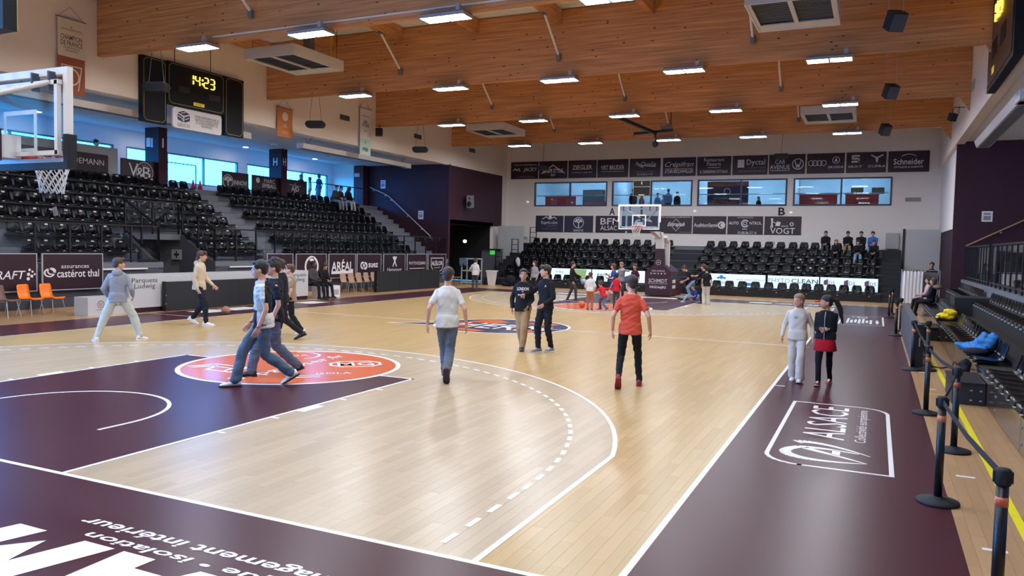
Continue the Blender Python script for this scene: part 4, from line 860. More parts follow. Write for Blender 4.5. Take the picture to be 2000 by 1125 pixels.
def hang_box(x, y, z, label):
    r = thing('hanging_projector', label, 'speaker', (x, y, z), .3, 'flat black boxes hung along the left bulkhead')
    lpart('body', MB().prism([(-.36, 0), (-.28, -.13), (.28, -.13), (.36, 0), (.3, .1), (-.3, .1)], 'y', -.16, .16), 'black_matte', r); lpart('top_plate', MB().box(-.28, .28, -.1, .1, .1, .13), 'dark_grey', r)
    for sx in (-.24, .24): lpart('cable', MB().tube([(sx, 0, .12), (sx*.3, 0, 1.6), (sx*.3, 0, ROOF-z)], .008, 4), 'mid_grey', r)
hang_box(-10.6, 19.3, 6.58, 'flat black loudspeaker box hanging beside the ochre banner'); hang_box(-10.6, 26.8, 6.54, 'flat black loudspeaker box hanging beside the purple end wall'); hang_box(-10.2, 11.75, 6.5, 'flat dark box hanging in front of the scoreboard')
sp = thing('wall_speaker', 'small black loudspeaker below a roof beam beside the mint banner', 'speaker', (-11.4, 24.6, 7.0)); wpart('cabinet', MB().cbox((-11.45, 24.7, 7.08), (.3, .28, .34), Matrix.Rotation(.5, 3, 'Z')), 'black_matte', sp); wpart('mount', MB().tube([(-11.5, 24.75, 7.2), (-11.5, 24.8, 7.42), (-11.7, 25.2, 7.42)], .015, 5), 'black_metal', sp)
sp = thing('wall_speaker', 'small black loudspeaker on the right bulkhead', 'speaker', (11.1, 26.6, 6.9)); wpart('cabinet', MB().cbox((11.12, 26.8, 6.95), (.22, .2, .26), Matrix.Rotation(.6, 3, 'Z') @ Matrix.Rotation(.4, 3, 'X')), 'black_matte', sp); wpart('mount', MB().tube([(11.1, 26.85, 7.05), (11.15, 26.9, 7.3), (11.5, 26.95, 7.3)], .015, 5), 'black_metal', sp)
vp = thing('ceiling_winch', 'black folding frame with winch hanging from the far roof beam', 'winch', (0, 28.4, 7.0))
wpart('main_arm', MB().bar((-.75, 25.4, 7.38), (.1, 28.6, 7.1), .12, .12), 'black_metal', vp); wpart('drop_rod', MB().tube([(.75, 28.6, ROOF-.02), (.75, 28.6, 7.25)], .02, 6), 'black_metal', vp); wpart('cross_bar', MB().bar((-.85, 28.6, 7.12), (.85, 28.6, 7.2), .14, .1), 'black_metal', vp)
wpart('winch_box', MB().box(.35, .8, 28.45, 28.7, 7.25, 7.4), 'mid_grey', vp); wpart('hook', MB().tube([(.05, 28.6, 7.1), (.1, 28.7, 6.9), (.05, 28.8, 6.72)], .05, 8), 'black_metal', vp); wpart('pulley', MB().ell((.05, 28.8, 6.66), (.14, .1, .14)), 'black_metal', vp, True)
for x0, z0, y, l in ((-8.6, 6.62, 36.8, 'flat dark projector box hanging over the far banners on the left'), (4.35, 6.95, 37.0, 'flat dark projector box hanging over the far banners on the right')):
    r = thing('hanging_projector', l, 'speaker', (x0, y, z0)); wpart('body', MB().box(x0-.32, x0+.32, y-.15, y+.15, z0-.12, z0+.12), 'black_panel', r); wpart('cable', MB().tube([(x0, y, z0+.12), (x0+.1, y, ROOF-.01)], .012, 4), 'dark_grey', r)
# ---- scoreboard and heater on the right
sb = thing('scoreboard', 'black scoreboard seen edge-on on the right bulkhead', 'scoreboard', (11.4, 16.8, 6.28)); wpart('cabinet', MB().box(11.3, 11.49, 14.6, 18.9, 6.28, 8.9), 'board_screen', sb); wpart('face', MB().box(11.285, 11.30, 14.8, 18.7, 6.4, 8.8), mat('brown_screen', (40, 32, 30), .3), sb)
digits('14:23', 17.9, 7.75, .45, 11.27, (0, -1, 0), sb)
for y in (16.2, 17.6): wpart('score_window', MB().box(11.278, 11.285, y-.4, y+.4, 6.95, 7.35), 'board_screen', sb)
wpart('maker_plate', MB().box(11.278, 11.285, 17.5, 17.9, 6.55, 6.72), 'plate_y', sb)
r = thing('tube_heater', 'long white tube heater under the right side ceiling', 'heater', (12.2, 24, 6.0)); wpart('casing', MB().prism([(12.0, 6.0), (12.4, 6.0), (12.48, 6.22), (11.92, 6.22)], 'y', 18.6, 28.0), 'heater_white', r); wpart('reflector', MB().box(12.05, 12.35, 19.2, 27.8, 5.985, 6.0), 'mid_grey', r); wpart('burner_box', MB().box(11.95, 12.45, 18.3, 19.1, 6.0, 6.26), 'heater_white', r)
for y in (19.5, 22, 25, 27.5): wpart('hanger', MB().bar((12.2, y, 6.22), (12.2, y, 6.5), .02), 'mid_grey', r)
for y in (20.5, 24.2): solo('ceiling_disc', MB().lathe([(.35, 6.44), (.4, 6.5)], 20, (13.3, y, 0)), 'light_grey', 'round grey vent disc in the right side ceiling', 'vent', 'round vents in the right ceiling', smooth=True)
# ================================================================== FAR STAND
ft = thing('tribune', 'black telescopic tribune in front of the far wall', 'grandstand', (0, 36, 0))
for k in range(1, 7):
    y0 = 33.65+.9*(k-1); y1 = 33.65+.9*k if k < 6 else 39.2
    wpart('deck', MB().box(-9.9, 9.15, y0, y1, 0, .39*k), 'black_panel' if k < 6 else 'mid_grey', ft)
    wpart('deck_edge', MB().box(-9.9, 9.15, y0-.02, y0, .39*k-.035, .39*k), 'dark_grey', ft)
    for x0, x1 in ((-1.1, .4), (9.15, 10.0), (-10.6, -9.9)):
        wpart('stair_step', MB().box(x0, x1, y0-.4, y0, .39*(k-1), .39*(k-1)+.195), 'black_panel', ft)
        if x0 > 5 or x0 < -5: wpart('stair_step', MB().box(x0, x1, y0, y1, 0, .39*k), 'black_panel', ft)
wpart('front_bench', MB().box(-8.6, -1.2, 33.12, 33.65, 0, .35).box(.45, 9.15, 33.12, 33.65, 0, .35), 'black_matte', ft)
for x in np.arange(-8.2, 9.0, 1.3):
    if not -1.4 < x < .6: wpart('bolt', MB().ell((x, 33.115, .24), (.03, .015, .02), 8, 4), 'light_grey', ft)
XSL = [-9.42+.53*j for j in range(9)]+[-4.5+.61*j for j in range(6)]; XSR = [.8+.6*j for j in range(7)]+[5.0+.53*j for j in range(8)]
OCC = {(5, 6.55), (4, 6.0)}
for k in range(6):
    for side, X in (('left', XSL), ('right', XSR)):
        lab = 'black plastic chair in the %s far tribune row, %s' % (RN[k], 'corridor side' if side == 'left' else 'white curtain side')
        for x in X:
            if k == 0 and (x < -8.4 or -2.3 < x < 0 ): continue
            tp = .9 if (side == 'right' and k in (2, 3) and 5.2 < x < 7.0) else 0
            seat('tribune_chair', SEAT_F, (x, 33.6+.9*k, .39+.39*k), 0, lab, 'chairs of the %s far tribune row, %s' % (RN[k], side), .55, BRK_F, tp, .22, .02, True)
        if k: wpart('seat_rail', MB().box(min(X)-.3, max(X)+.3, 33.25+.9*k, 33.62+.9*k, .30+.39*k, .345+.39*k), 'black_metal', ft)
for x0, x1, l in ((1.35, 4.25, 'bright advertising screen with blue figures behind the front seats'), (4.32, 6.6, 'bright advertising screen with pale and dark capitals'), (6.62, 9.05, 'bright advertising screen with repeated plum house marks'), (-7.1, -4.4, 'bright advertising screen with a green corner behind the players'), (-4.38, -1.55, 'bright advertising screen with blue disc and looped letters')):
    r = thing('led_screen', l, 'screen', ((x0+x1)/2, 33.7, .4)); wpart('housing', MB().box(x0, x1, 33.68, 33.74, .40, 1.03), 'black_metal', r); wpart('display', MB().box(x0+.02, x1-.02, 33.672, 33.68, .42, 1.015), 'led_white', r)
    p = Plane(((x0+x1)/2, 33.67, .72), (1, 0, 0), (0, 0, 1), r, 'navy_print'); mat('sky_print', (80, 160, 226), .5); mat('green_print', (170, 214, 140), .5); mat('plum_print', (120, 80, 120), .5); mat('pale_blue', (130, 170, 190), .5)
    if x0 == 1.35: p.txt('ELSASS ENERGY', -.6, -.12, 1.2, .12, 'mid_grey').txt('www.elsass-habitat.fr', .75, .06, 1.3, .07, 'mid_grey'); p.disc(-.6, .14, .1).disc(-.75, .1, .06).disc(-.45, .1, .06).bar(.2, .9, -.16, .14).done('sky_print')
    elif x0 == 4.32: p.txt('PHYTO', -.62, .08, .95, .2, 'pale_blue').txt('CLEAN', .5, .08, 1.15, .2, 'navy_print', 0, .03)
    elif x0 == 6.62:
        for a in (-.85, .0, .85): p.poly([(a-.2, -.05), (a-.02, -.05), (a-.02, .22), (a-.2, .15)]); p.txt('DS', a+.14, .06, .26, .16, 'plum_print')
        p.done('plum_print')
    elif x0 == -7.1: p.poly([(.3, -.28), (1.0, -.28), (1.1, .28), (.45, .28)]).done('green_print'); p.txt('VAL', -.4, .12, .5, .12, 'mid_grey')
    else: p.txt('gemme', -.6, .0, 1.1, .22, 'mid_grey'); p.ring(.85, -.02, 0.0, .2, sx=1.4).done('sky_print')
solo('wrapper', MB().box(6.6, 6.85, 31.3, 31.5, .001, .05).box(6.72, 6.95, 31.25, 31.4, .05, .08), 'red_plastic', 'small red wrapper on the bare wood before the tribune', 'wrapper')
# ---- corner: stair rails, white panel, trolley, bin, cabinet with green screen
solo('partition_panel', MB().box(-11.55, -9.9, 37.2, 37.25, 0, 3.32), 'light_grey', 'pale partition panel beside the far tribune stairs', 'panel')
for x, y, z, l in ((-9.75, 38.3, 2.34, 'black stepped stair rail at the top of the tribune'), (-10.15, 36.6, 1.6, 'black stepped stair rail halfway up the tribune'), (-10.5, 35.2, .9, 'black stepped stair rail low on the tribune')):
    r = thing('stair_rail', l, 'railing', (x, y, z))
    for dx in (-.2, .2): wpart('post', MB().box(x+dx-.02, x+dx+.02, y-.02, y+.02, z-.6, z+.95), 'black_metal', r)
    for dz in (.95, .65, .35): wpart('rung', MB().box(x-.2, x+.2, y-.015, y+.015, z+dz-.03, z+dz), 'black_metal', r)
tr = thing('rack_trolley', 'grey tubular rack trolley at the corridor mouth', 'trolley', (-10.9, 33.3, 0))
for x in (-11.4, -10.5):
    for y in (32.5, 33.1): wpart('upright', MB().box(x-.03, x+.03, y-.03, y+.03, 0, 1.42), 'light_grey', tr)
for z in (.12, .75, 1.40): wpart('shelf_frame', MB().box(-11.4, -10.5, 32.47, 32.53, z-.03, z+.03).box(-11.4, -10.5, 33.07, 33.13, z-.03, z+.03).box(-11.43, -11.37, 32.5, 33.1, z-.03, z+.03).box(-10.53, -10.47, 32.5, 33.1, z-.03, z+.03), 'light_grey', tr)
solo('draped_cloth', MB().prism([(-11.5, 1.43), (-11.1, 1.43), (-11.05, 1.2), (-11.15, 1.0), (-11.25, 1.18), (-11.35, .95), (-11.5, 1.1)], 'y', 32.4, 32.46), mat('denim_cloth', (96, 116, 150), .9), 'blue cloth draped over the rack trolley', 'cloth')
bn = thing('waste_bin', 'tall white waste bin standing by the tribune', 'bin', (-9.75, 32.85, 0)); wpart('body', MB().loft([[(-9.95+a, 32.68+b, z) for a, b in ((-t, -t), (.4+t, -t), (.4+t, .34+t), (-t, .34+t))] for z, t in ((0, -.05), (.75, .03))]), 'white_paint', bn); wpart('lid', MB().box(-10.02, -9.48, 32.62, 33.08, .75, .80), 'white_paint', bn)
cb = thing('control_cabinet', 'grey control cabinet with a small green screen in the corridor mouth', 'cabinet', (-11.3, 35.6, 0)); wpart('body', MB().box(-11.7, -10.75, 35.4, 36.0, 0, 1.9), 'dark_grey', cb); wpart('top_table', MB().box(-11.8, -10.65, 35.3, 36.1, 1.9, 1.95), 'black_metal', cb); wpart('screen', MB().box(-11.15, -10.85, 35.37, 35.40, 1.62, 1.86), mat('green_screen', (60, 190, 70), .4, emit=.8), cb)
solo('corridor_lamp', MB().ell((-12.6, 35.0, 2.35), (.12, .1, .1)), mat('warm_glow', (230, 230, 180), emit=2.0), 'small bright lamp inside the dark corridor', 'light', smooth=True)
solo('white_bag', MB().ell((-8.85, 34.2, 1.32), (.13, .1, .2)).ell((-8.8, 34.2, 1.15), (.1, .09, .14)), 'light_grey', 'white plastic bag on the tribune stairs', 'bag', smooth=True)
ch = thing('folding_chair', 'small wooden chair beside the corridor', 'chair', (-11.0, 31.2, 0))
wpart('seat', MB().box(-11.2, -10.8, 31.0, 31.4, .42, .45), 'tan_wood', ch)
for a in (-11.18, -10.84):
    for b in (31.02, 31.36): wpart('leg', MB().box(a, a+.03, b, b+.03, 0, .42), 'alu', ch)
# white screen, curtain and notice in the right far corner
sc = thing('screen_panel', 'tall plain white screen panel in the right far corner', 'panel', (10.9, 37.5, 0)); wpart('board', MB().box(10.12, 11.62, 37.3, 37.36, .3, 3.34), 'light_grey', sc); wpart('edge_post', MB().box(10.02, 10.12, 37.25, 37.4, 0, 3.36), 'black_metal', sc)
solo('wall_cabinet', MB().box(9.3, 9.9, 39.0, 39.19, 2.4, 3.2), 'light_grey', 'pale cabinet box on the far wall beside the screen panel', 'cabinet')
cu = thing('curtain', 'white pleated curtain hung on a rail at the end of the tribune', 'curtain', (10.3, 31.6, 0))
wv = []; n = 60
for i in range(n+1): t = i/n; wv.append((9.92+.75*t, 31.6+.04*math.sin(t*36)))
V = [(x, y, z) for z in (.12, 1.45) for x, y in wv]; V += [(x, y+.01, z) for z in (.12, 1.45) for x, y in wv]; m_ = n+1
F = [(i, i+1, m_+i+1, m_+i) for i in range(n)]+[(2*m_+i, 3*m_+i, 3*m_+i+1, 2*m_+i+1) for i in range(n)]+[(m_+i, m_+i+1, 3*m_+i+1, 3*m_+i) for i in range(n)]
wpart('cloth', MB().add(V, F), 'white_print', cu, True); wpart('curtain_rail', MB().tube([(9.88, 31.62, 1.5), (11.3, 31.62, 1.5)], .015, 6), 'alu', cu)
for i in range(8): x = 9.95+.1*i; wpart('hook', MB().box(x-.01, x+.01, 31.6, 31.63, 1.43, 1.52), 'black_metal', cu)
wpart('upright', MB().tube([(9.9, 31.62, 0), (9.9, 31.62, 1.5)], .015, 6), 'alu', cu); wpart('upright', MB().tube([(11.3, 31.62, 0), (11.3, 31.62, 1.5)], .015, 6), 'alu', cu)
solo('display_board', MB().box(10.72, 11.25, 31.9, 31.94, 0, 1.42), 'mid_grey', 'grey display board beside the white curtain', 'board')
# ================================================================== BACKSTOPS
def backstop(loc, rz, label, writing):
    r = thing('basketball_hoop', label, 'hoop', loc, rz)
    bd = lpart('backboard', MB().box(-.86, .86, 0, .02, 2.94, 3.91), 'board_glass', r)
    f = MB().box(-.9, .9, -.01, .06, 3.87, 3.95).box(-.9, .9, -.01, .06, 2.90, 2.97).box(-.9, -.83, -.01, .06, 2.97, 3.87).box(.83, .9, -.01, .06, 2.97, 3.87)
    lpart('board_frame', f, 'white_paint', r)
    lpart('target_square', MB().box(-.295, .295, -.006, 0, 3.48, 3.53).box(-.295, .295, -.006, 0, 3.05, 3.10).box(-.295, -.245, -.006, 0, 3.1, 3.48).box(.245, .295, -.006, 0, 3.1, 3.48), 'white_paint', r)
    p = MB().box(-.93, .93, -.03, .09, 2.85, 2.92).box(-.93, -.87, -.03, .09, 2.92, 3.22).box(.87, .93, -.03, .09, 2.92, 3.22)
    lpart('edge_padding', p, 'black_matte', r)
    rp = [(.2286*math.cos(2*PI*k/28), -.375+.2286*math.sin(2*PI*k/28), 3.05) for k in range(29)]
    rim = lpart('rim', MB().tube(rp, .012, 8, False).bar((0, -.15, 3.03), (0, 0, 3.0), .16, .05).box(-.15, .15, -.03, 0, 2.93, 3.07), 'rim_red', r, True)
    nt = MB(); N = 12
    for sgn in (-1, 1):
        for k in range(N):
            pts = []
            for j in range(7):
                t = j/6; rad = .2286*(1-t)+.125*t-.02*math.sin(PI*t); a = 2*PI*(k+sgn*j*.5)/N
                pts.append((rad*math.cos(a), -.375+rad*math.sin(a), 3.04-.42*t))
            nt.tube(pts, .0065, 4)
    lpart('net', nt, 'net_white', rim)
    # rear frame, diagonal struts, arm
    lpart('rear_frame', MB().bar((-.84, .1, 3.78), (.84, .1, 3.78), .05).bar((-.84, .1, 3.02), (.84, .1, 3.02), .05).bar((-.8, .1, 3.0), (-.8, .1, 3.8), .05).bar((.8, .1, 3.0), (.8, .1, 3.8), .05), 'white_paint', r)
    for sx in (-1, 1):
        lpart('strut', MB().tube([(sx*.7, .12, 3.78), (0, 1.15, 3.32)], .028, 8), 'white_paint', r)
        for xx in (.42, .7): lpart('clamp', MB().box(sx*xx-.012, sx*xx+.012, .05, .14, 3.70, 3.9), 'dark_grey', r)
    lpart('cable', MB().tube([(.78, .13, 3.75), (.76, .14, 3.5), (.74, .14, 3.3), (.79, .13, 3.0)], .008, 5), 'black_metal', r)
    lpart('arm_pad', MB().box(-.15, .15, .3, 1.9, 2.93, 3.28), 'purple_pad', r); lpart('pad_strap', MB().box(-.155, .155, .42, .56, 2.925, 3.285), 'black_matte', r)
    lpart('arm', MB().bar((0, .06, 3.1), (0, .3, 3.1), .22, .26), 'white_paint', r); lpart('arm', MB().bar((0, 1.9, 3.05), (0, 3.3, 2.75), .2, .24), 'white_paint', r)
    lpart('tower', MB().loft([[(x, y, z) for x, y in ((-.16, a), (.16, a), (.16, b), (-.16, b))] for z, a, b in ((2.1, 3.45, 3.75), (2.6, 3.3, 3.7), (2.9, 3.0, 3.5))]), 'white_paint', r)
    lpart('rear_post', MB().box(.1, .3, 4.05, 4.25, .9, 2.5), 'white_paint', r); lpart('rear_post', MB().box(-.3, -.1, 4.05, 4.25, .9, 2.5), 'white_paint', r)
    lpart('rear_link', MB().bar((0, 3.6, 2.7), (0, 4.15, 2.45), .6, .12), 'white_paint', r)
    lpart('neck_pad', MB().loft([[(x, y, z) for x, y in ((-w_, a), (w_, a), (w_, b), (-w_, b))] for z, w_, a, b in ((1.38, .2, 3.4, 3.85), (2.15, .17, 3.42, 3.8))]), 'purple_pad', r)
    lpart('shoulder_pad', MB().loft([[(x, y, z) for x, y in ((-w_, 3.4), (w_, 3.4), (w_, 5.0), (-w_, 5.0))] for z, w_ in ((1.02, .58), (1.12, .58), (1.42, .2))]), 'purple_pad', r)
    lpart('base_pad', MB().box(-.58, .58, 3.38, 4.6, .04, 1.02), 'purple_pad', r); lpart('base_rear', MB().box(-.55, .55, 4.6, 6.0, .04, .75), 'purple_pad', r)
    lpart('wheel', MB().lathe([(.05, 0), (.05, .04)], 10, (-.4, 4.4, 0)).lathe([(.05, 0), (.05, .04)], 10, (.4, 4.4, 0)).lathe([(.05, 0), (.05, .04)], 10, (.4, 5.8, 0)).lathe([(.05, 0), (.05, .04)], 10, (-.4, 5.8, 0)), 'black_metal', r)
    if writing:
        o = Vector(loc); pl = Plane(o+Vector((0, 3.379, .6)), (1, 0, 0), (0, 0, 1), r)
        pl.txt('SCHMIDT', 0, .1, .86, .17, bold=.03).txt('HAGUenJAU', 0, -.2, .74, .16, bold=.02); pl.bar(-.46, .46, -.03, .012)
        pl.txt('CAR AVENUE', 0, .55, .6, .08); pl.ring(-.32, .43, .025, .04).bar(-.22, -.1, .43, .03).disc(0, .43, .03).poly([(.12, .4), (.18, .4), (.18, .46), (.12, .46)]).poly([(.26, .46), (.36, .46), (.31, .4)])
        pl.ring(0, .93, .10, .115).txt('HM', 0, .93, .12, .07); pl.done()
        q = Plane(o+Vector((.581, 4.0, .55)), (0, 1, 0), (0, 0, 1), r); q.poly([(-.3, .05), (.3, .05), (.3, .2), (-.3, .2)]).poly([(-.3, -.2), (.3, -.2), (.3, -.05), (-.3, -.05)]).done()
    c = lpart('shot_clock', MB().box(-.36, .36, .25, .4, 4.32, 4.95), 'board_screen', r)
    lpart('clock_trim', MB().box(-.36, -.35, .24, .25, 4.32, 4.95).box(.35, .36, .24, .25, 4.32, 4.95).box(-.36, .36, .24, .25, 4.94, 4.95).box(-.36, .36, .24, .25, 4.32, 4.33).box(-.35, .35, .24, .25, 4.685, 4.70).box(-.12, .12, .235, .25, 4.34, 4.38), 'digit_y', c)
    lpart('clock_dots', MB().box(-.02, .02, .24, .25, 4.80, 4.83).box(-.02, .02, .24, .25, 4.86, 4.89), 'white_print', c)
    lpart('clock_pole', MB().box(-.03, .03, .3, .36, 3.2, 4.32), 'black_metal', r)
    return r
backstop((0, 26.8, 0), 0, 'basketball hoop on a purple padded wheeled base before the far tribune', True)
backstop((0, 1.2, 0), PI, 'basketball hoop with glass board seen from behind near the orange chairs', False)
# ================================================================== LEFT COURTSIDE FURNITURE
tb = thing('scorer_table', 'long white scorer table with printed front panels', 'table', (-10.3, 14.6, 0))
wpart('front_panel', MB().box(-9.98, -9.93, 10.6, 18.15, .14, 1.03), 'table_white', tb); wpart('table_top', MB().box(-10.75, -9.93, 10.6, 18.15, 1.03, 1.07), 'table_white', tb)
wpart('plinth', MB().box(-10.0, -9.96, 10.6, 18.15, .0, .14), 'purple_board', tb); wpart('end_panel', MB().box(-10.75, -9.98, 18.10, 18.15, 0, 1.03), 'table_white', tb); wpart('end_panel', MB().box(-10.75, -9.98, 10.6, 10.65, 0, 1.03), 'table_white', tb)
for y in (11.05, 17.55): text('Parquets\nLudwig', (-9.925, y+.05, .82), (0, 1, 0), (0, 0, 1), .85, .34, 'dark_grey', tb)
def led_off(y0, y1, x, h, n, label):
    r = thing('led_board', label, 'screen', (x, (y0+y1)/2, 0))
    for i in range(n):
        a = y0+(y1-y0)*i/n; b = y0+(y1-y0)*(i+1)/n; wpart('module', MB().box(x-.12, x, a+.004, b-.004, .01, h), 'black_panel', r)
    wpart('end_cap', MB().box(x-.14, x+.005, y0-.03, y0, 0, h+.01), 'black_metal', r); wpart('hinge', MB().box(x+.005, x+.015, y0-.02, y0, .2, .24).box(x+.005, x+.015, y0-.02, y0, .45, .49), 'alu', r); return r
led_off(11.66, 15.9, -9.72, .86, 3, 'switched-off black display board before the scorer table'); led_off(23.4, 28.7, -10.55, .9, 3, 'switched-off black display board before the beige chairs')
bx = thing('cube_bench', 'white boxy bench with a ringed red letter, beside the orange chairs', 'bench', (-10.3, 10.0, 0)); wpart('cube', MB().box(-10.6, -10.05, 9.42, 10.15, 0, .5), 'table_white', bx); wpart('cube', MB().box(-10.6, -10.05, 10.155, 10.9, 0, .5), 'table_white', bx)
pl = Plane((-10.049, 9.8, .3), (0, 1, 0), (0, 0, 1), bx); pl.ring(0, 0, .088, .1).done('navy_print'); pl.txt('U', 0, 0, .08, .09, 'red_plastic', 0, .04).txt('commerçants autrement', 0, -.15, .3, .03, 'navy_print'); Plane((-10.049, 10.5, .3), (0, 1, 0), (0, 0, 1), bx).txt('BLEU\nBLANC', -.1, 0, .3, .14, 'navy_print')
def make_chair(m, label, group):
    r = thing('stacking_chair', label, 'chair', (0, 0, 0), 0, group)
    prof = [(-.24, .43, .40), (-.21, .455, .42), (-.05, .44, .43), (.12, .43, .42), (.19, .47, .40), (.23, .6, .40), (.26, .78, .38), (.265, .82, .32)]
    us = (-1, -.5, 0, .5, 1); T = []; B = []
    for i, (y, z, w_) in enumerate(prof):
        for u in us: d = .02*u*u; bk = i > 3; T.append((u*w_/2, y-(d if bk else 0), z+(0 if bk else d))); B.append((u*w_/2, y-(d if bk else 0)+(.012 if bk else 0), z+(0 if bk else d)-(0 if bk else .012)))
    n = 5; N = len(T); F = []
    for i in range(len(prof)-1):
        for k in range(4): a = i*n+k; F += [(a, a+1, a+n+1, a+n), (N+a, N+a+n, N+a+n+1, N+a+1)]
        a = i*n; F.append((a, a+n, N+a+n, N+a)); a += 4; F.append((a, N+a, N+a+n, a+n))
    for k in range(4): F.append((k, N+k, N+k+1, k+1)); a = (len(prof)-1)*n+k; F.append((a, a+1, N+a+1, N+a))
    lpart('shell', MB().add(T+B, F), m, r, True)
    for sx in (-1, 1):
        for y0, y1 in ((-.16, -.24), (.14, .24)): lpart('leg', MB().tube([(sx*.17, y0, .42), (sx*.22, y1, 0)], .011, 6), 'alu', r)
        lpart('side_bar', MB().tube([(sx*.19, -.2, .415), (sx*.19, .17, .415)], .011, 6), 'alu', r)
    return r
c0 = make_chair('orange_plastic', 'orange plastic stacking chair with metal legs by the grandstand wall', 'orange chairs by the grandstand wall')
mat('beige_shell', (176, 138, 112), .5); mat('brown_shell', (120, 92, 80), .5)
c0.location = (-11.4, 8.75, 0); c0.rotation_euler = (0, 0, PI/2+.25)
c = copy_tree(c0); c.location = (-11.4, 9.36, 0); c.rotation_euler = (0, 0, PI/2+.2)
c = make_chair('brown_shell', 'brown stacking chair next to the two orange chairs', None); c.location = (-11.3, 8.05, 0); c.rotation_euler = (0, 0, PI/2+.3)
b0 = make_chair('beige_shell', 'beige moulded chair in the row below the capitals board', 'beige chairs in a row'); b0.location = (-11.3, 22.3, 0); b0.rotation_euler = (0, 0, PI/2)
for j in range(1, 9): c = copy_tree(b0); c.location = (-11.3, 22.3+.55*j, 0); c.rotation_euler = (0, 0, PI/2+.05*random.uniform(-1, 1))
for y in (19.35, 19.95):
    r = thing('cube_stool', 'white cube stool under a seated person', 'stool', (-10.3, y, 0), 0, 'cube stools of the seated pair'); wpart('cube', MB().box(-10.55, -10.05, y-.24, y+.24, 0, .44), 'white_paint', r); wpart('recess', MB().box(-10.046, -10.04, y-.15, y+.15, .1, .3), 'light_grey', r)
# basketballs
def ball(loc, m, label, rad=.12, seam='black_matte'):
    r = thing('basketball', label, 'ball', loc); lpart('shell', MB().ell((0, 0, 0), (rad, rad, rad), 24, 16), m, r, True)
    mb = MB()
    for ax in range(3): mb.tube([Vector(((rad*math.cos(t), rad*math.sin(t), 0), (rad*math.cos(t), 0, rad*math.sin(t)), (0, rad*math.cos(t), rad*math.sin(t)))[ax]) for t in np.linspace(0, 2*PI, 29)], .004, 4, False)
    lpart('seam', mb, seam, r)
mat('ball_tan', (150, 100, 70), .5); mat('ball_orange', (206, 110, 66), .5); mat('ball_grey', (150, 170, 186), .5)
ball((-7.75, 12.0, .12), 'ball_tan', 'brown and white basketball rolling before the display board', .12, 'light_grey'); ball((-.45, 21.4, .12), 'ball_orange', 'orange basketball on the floor by the small boys')
# ================================================================== RIGHT STAND
rs = thing('courtside_stand', 'low black courtside stand with two rows of seats along the right wall', 'grandstand', (11, 14, 0))
mat('gloss_panel', (62, 50, 44), .12, var=.15, scale=4)  # black panel; the brown stands in for its reflection of the wood floor
for i in range(13): y0 = 3.3+2.0*i; wpart('front_panel', MB().box(10.40, 10.44, y0+.01, y0+1.99, .02, .40), 'gloss_panel', rs); wpart('panel_bolt', MB().box(10.39, 10.40, y0+1.9, y0+1.93, .1, .13).box(10.39, 10.40, y0+1.9, y0+1.93, .28, .31), 'alu', rs)
wpart('bench_body', MB().box(10.44, 10.92, 3.3, 29.4, 0, .38), 'black_matte', rs); wpart('deck', MB().box(10.92, 11.85, -6, 29.9, 0, .46), 'black_panel', rs)
wpart('bench_body', MB().box(11.38, 11.86, 8.4, 20.3, .46, .80).box(11.38, 11.86, 22.0, 29.4, .46, .80), 'black_matte', rs); wpart('parapet', MB().box(11.9, 12.15, -6, 29.95, 0, 1.22), 'mid_grey', rs); wpart('upper_floor', MB().box(12.15, 16.98, -11, 29.98, 1.0, 1.2), 'dark_grey', rs)
wpart('end_box', MB().box(10.95, 11.86, 20.4, 21.9, .46, .95), 'black_panel', rs)
for y in [3.75+.47*j for j in range(11)]+[10.05+.47*j for j in range(16)]+[19.2+.47*j for j in range(21)]:
    seat('courtside_chair', SEAT_R, (10.84, y, .43), -PI/2, 'black plastic chair in the front row of the low courtside stand', 'front row of the courtside stand', .47, BRK, 0, stud=True)
for y in [8.7+.47*j for j in range(25)]+[22.3+.47*j for j in range(15)]:
    seat('courtside_chair', SEAT_R, (11.78, y, .84), -PI/2, 'black plastic chair in the back row of the low courtside stand', 'back row of the courtside stand', .47, BRK, 0, stud=True)
bb = thing('step_box', 'low black step box in front of the courtside stand', 'step', (10.2, 8.7, 0)); wpart('box', MB().box(9.98, 10.39, 8.15, 9.3, 0, .3), 'black_panel', bb); wpart('lid', MB().box(9.96, 10.39, 8.13, 9.32, .3, .32), 'black_metal', bb); wpart('bolt', MB().box(10.2, 10.23, 8.135, 8.15, .06, .08).box(10.2, 10.23, 8.135, 8.15, .2, .22).box(10.32, 10.35, 8.135, 8.15, .06, .08).box(10.32, 10.35, 8.135, 8.15, .2, .22), 'alu', bb)
bb = thing('step_box', 'flat black step box behind the long black display board', 'step', (10.15, 17.9, 0)); wpart('box', MB().box(9.98, 10.39, 17.3, 18.6, 0, .3), 'black_panel', bb); wpart('lid', MB().box(9.95, 10.39, 17.25, 18.65, .3, .33), 'black_metal', bb)
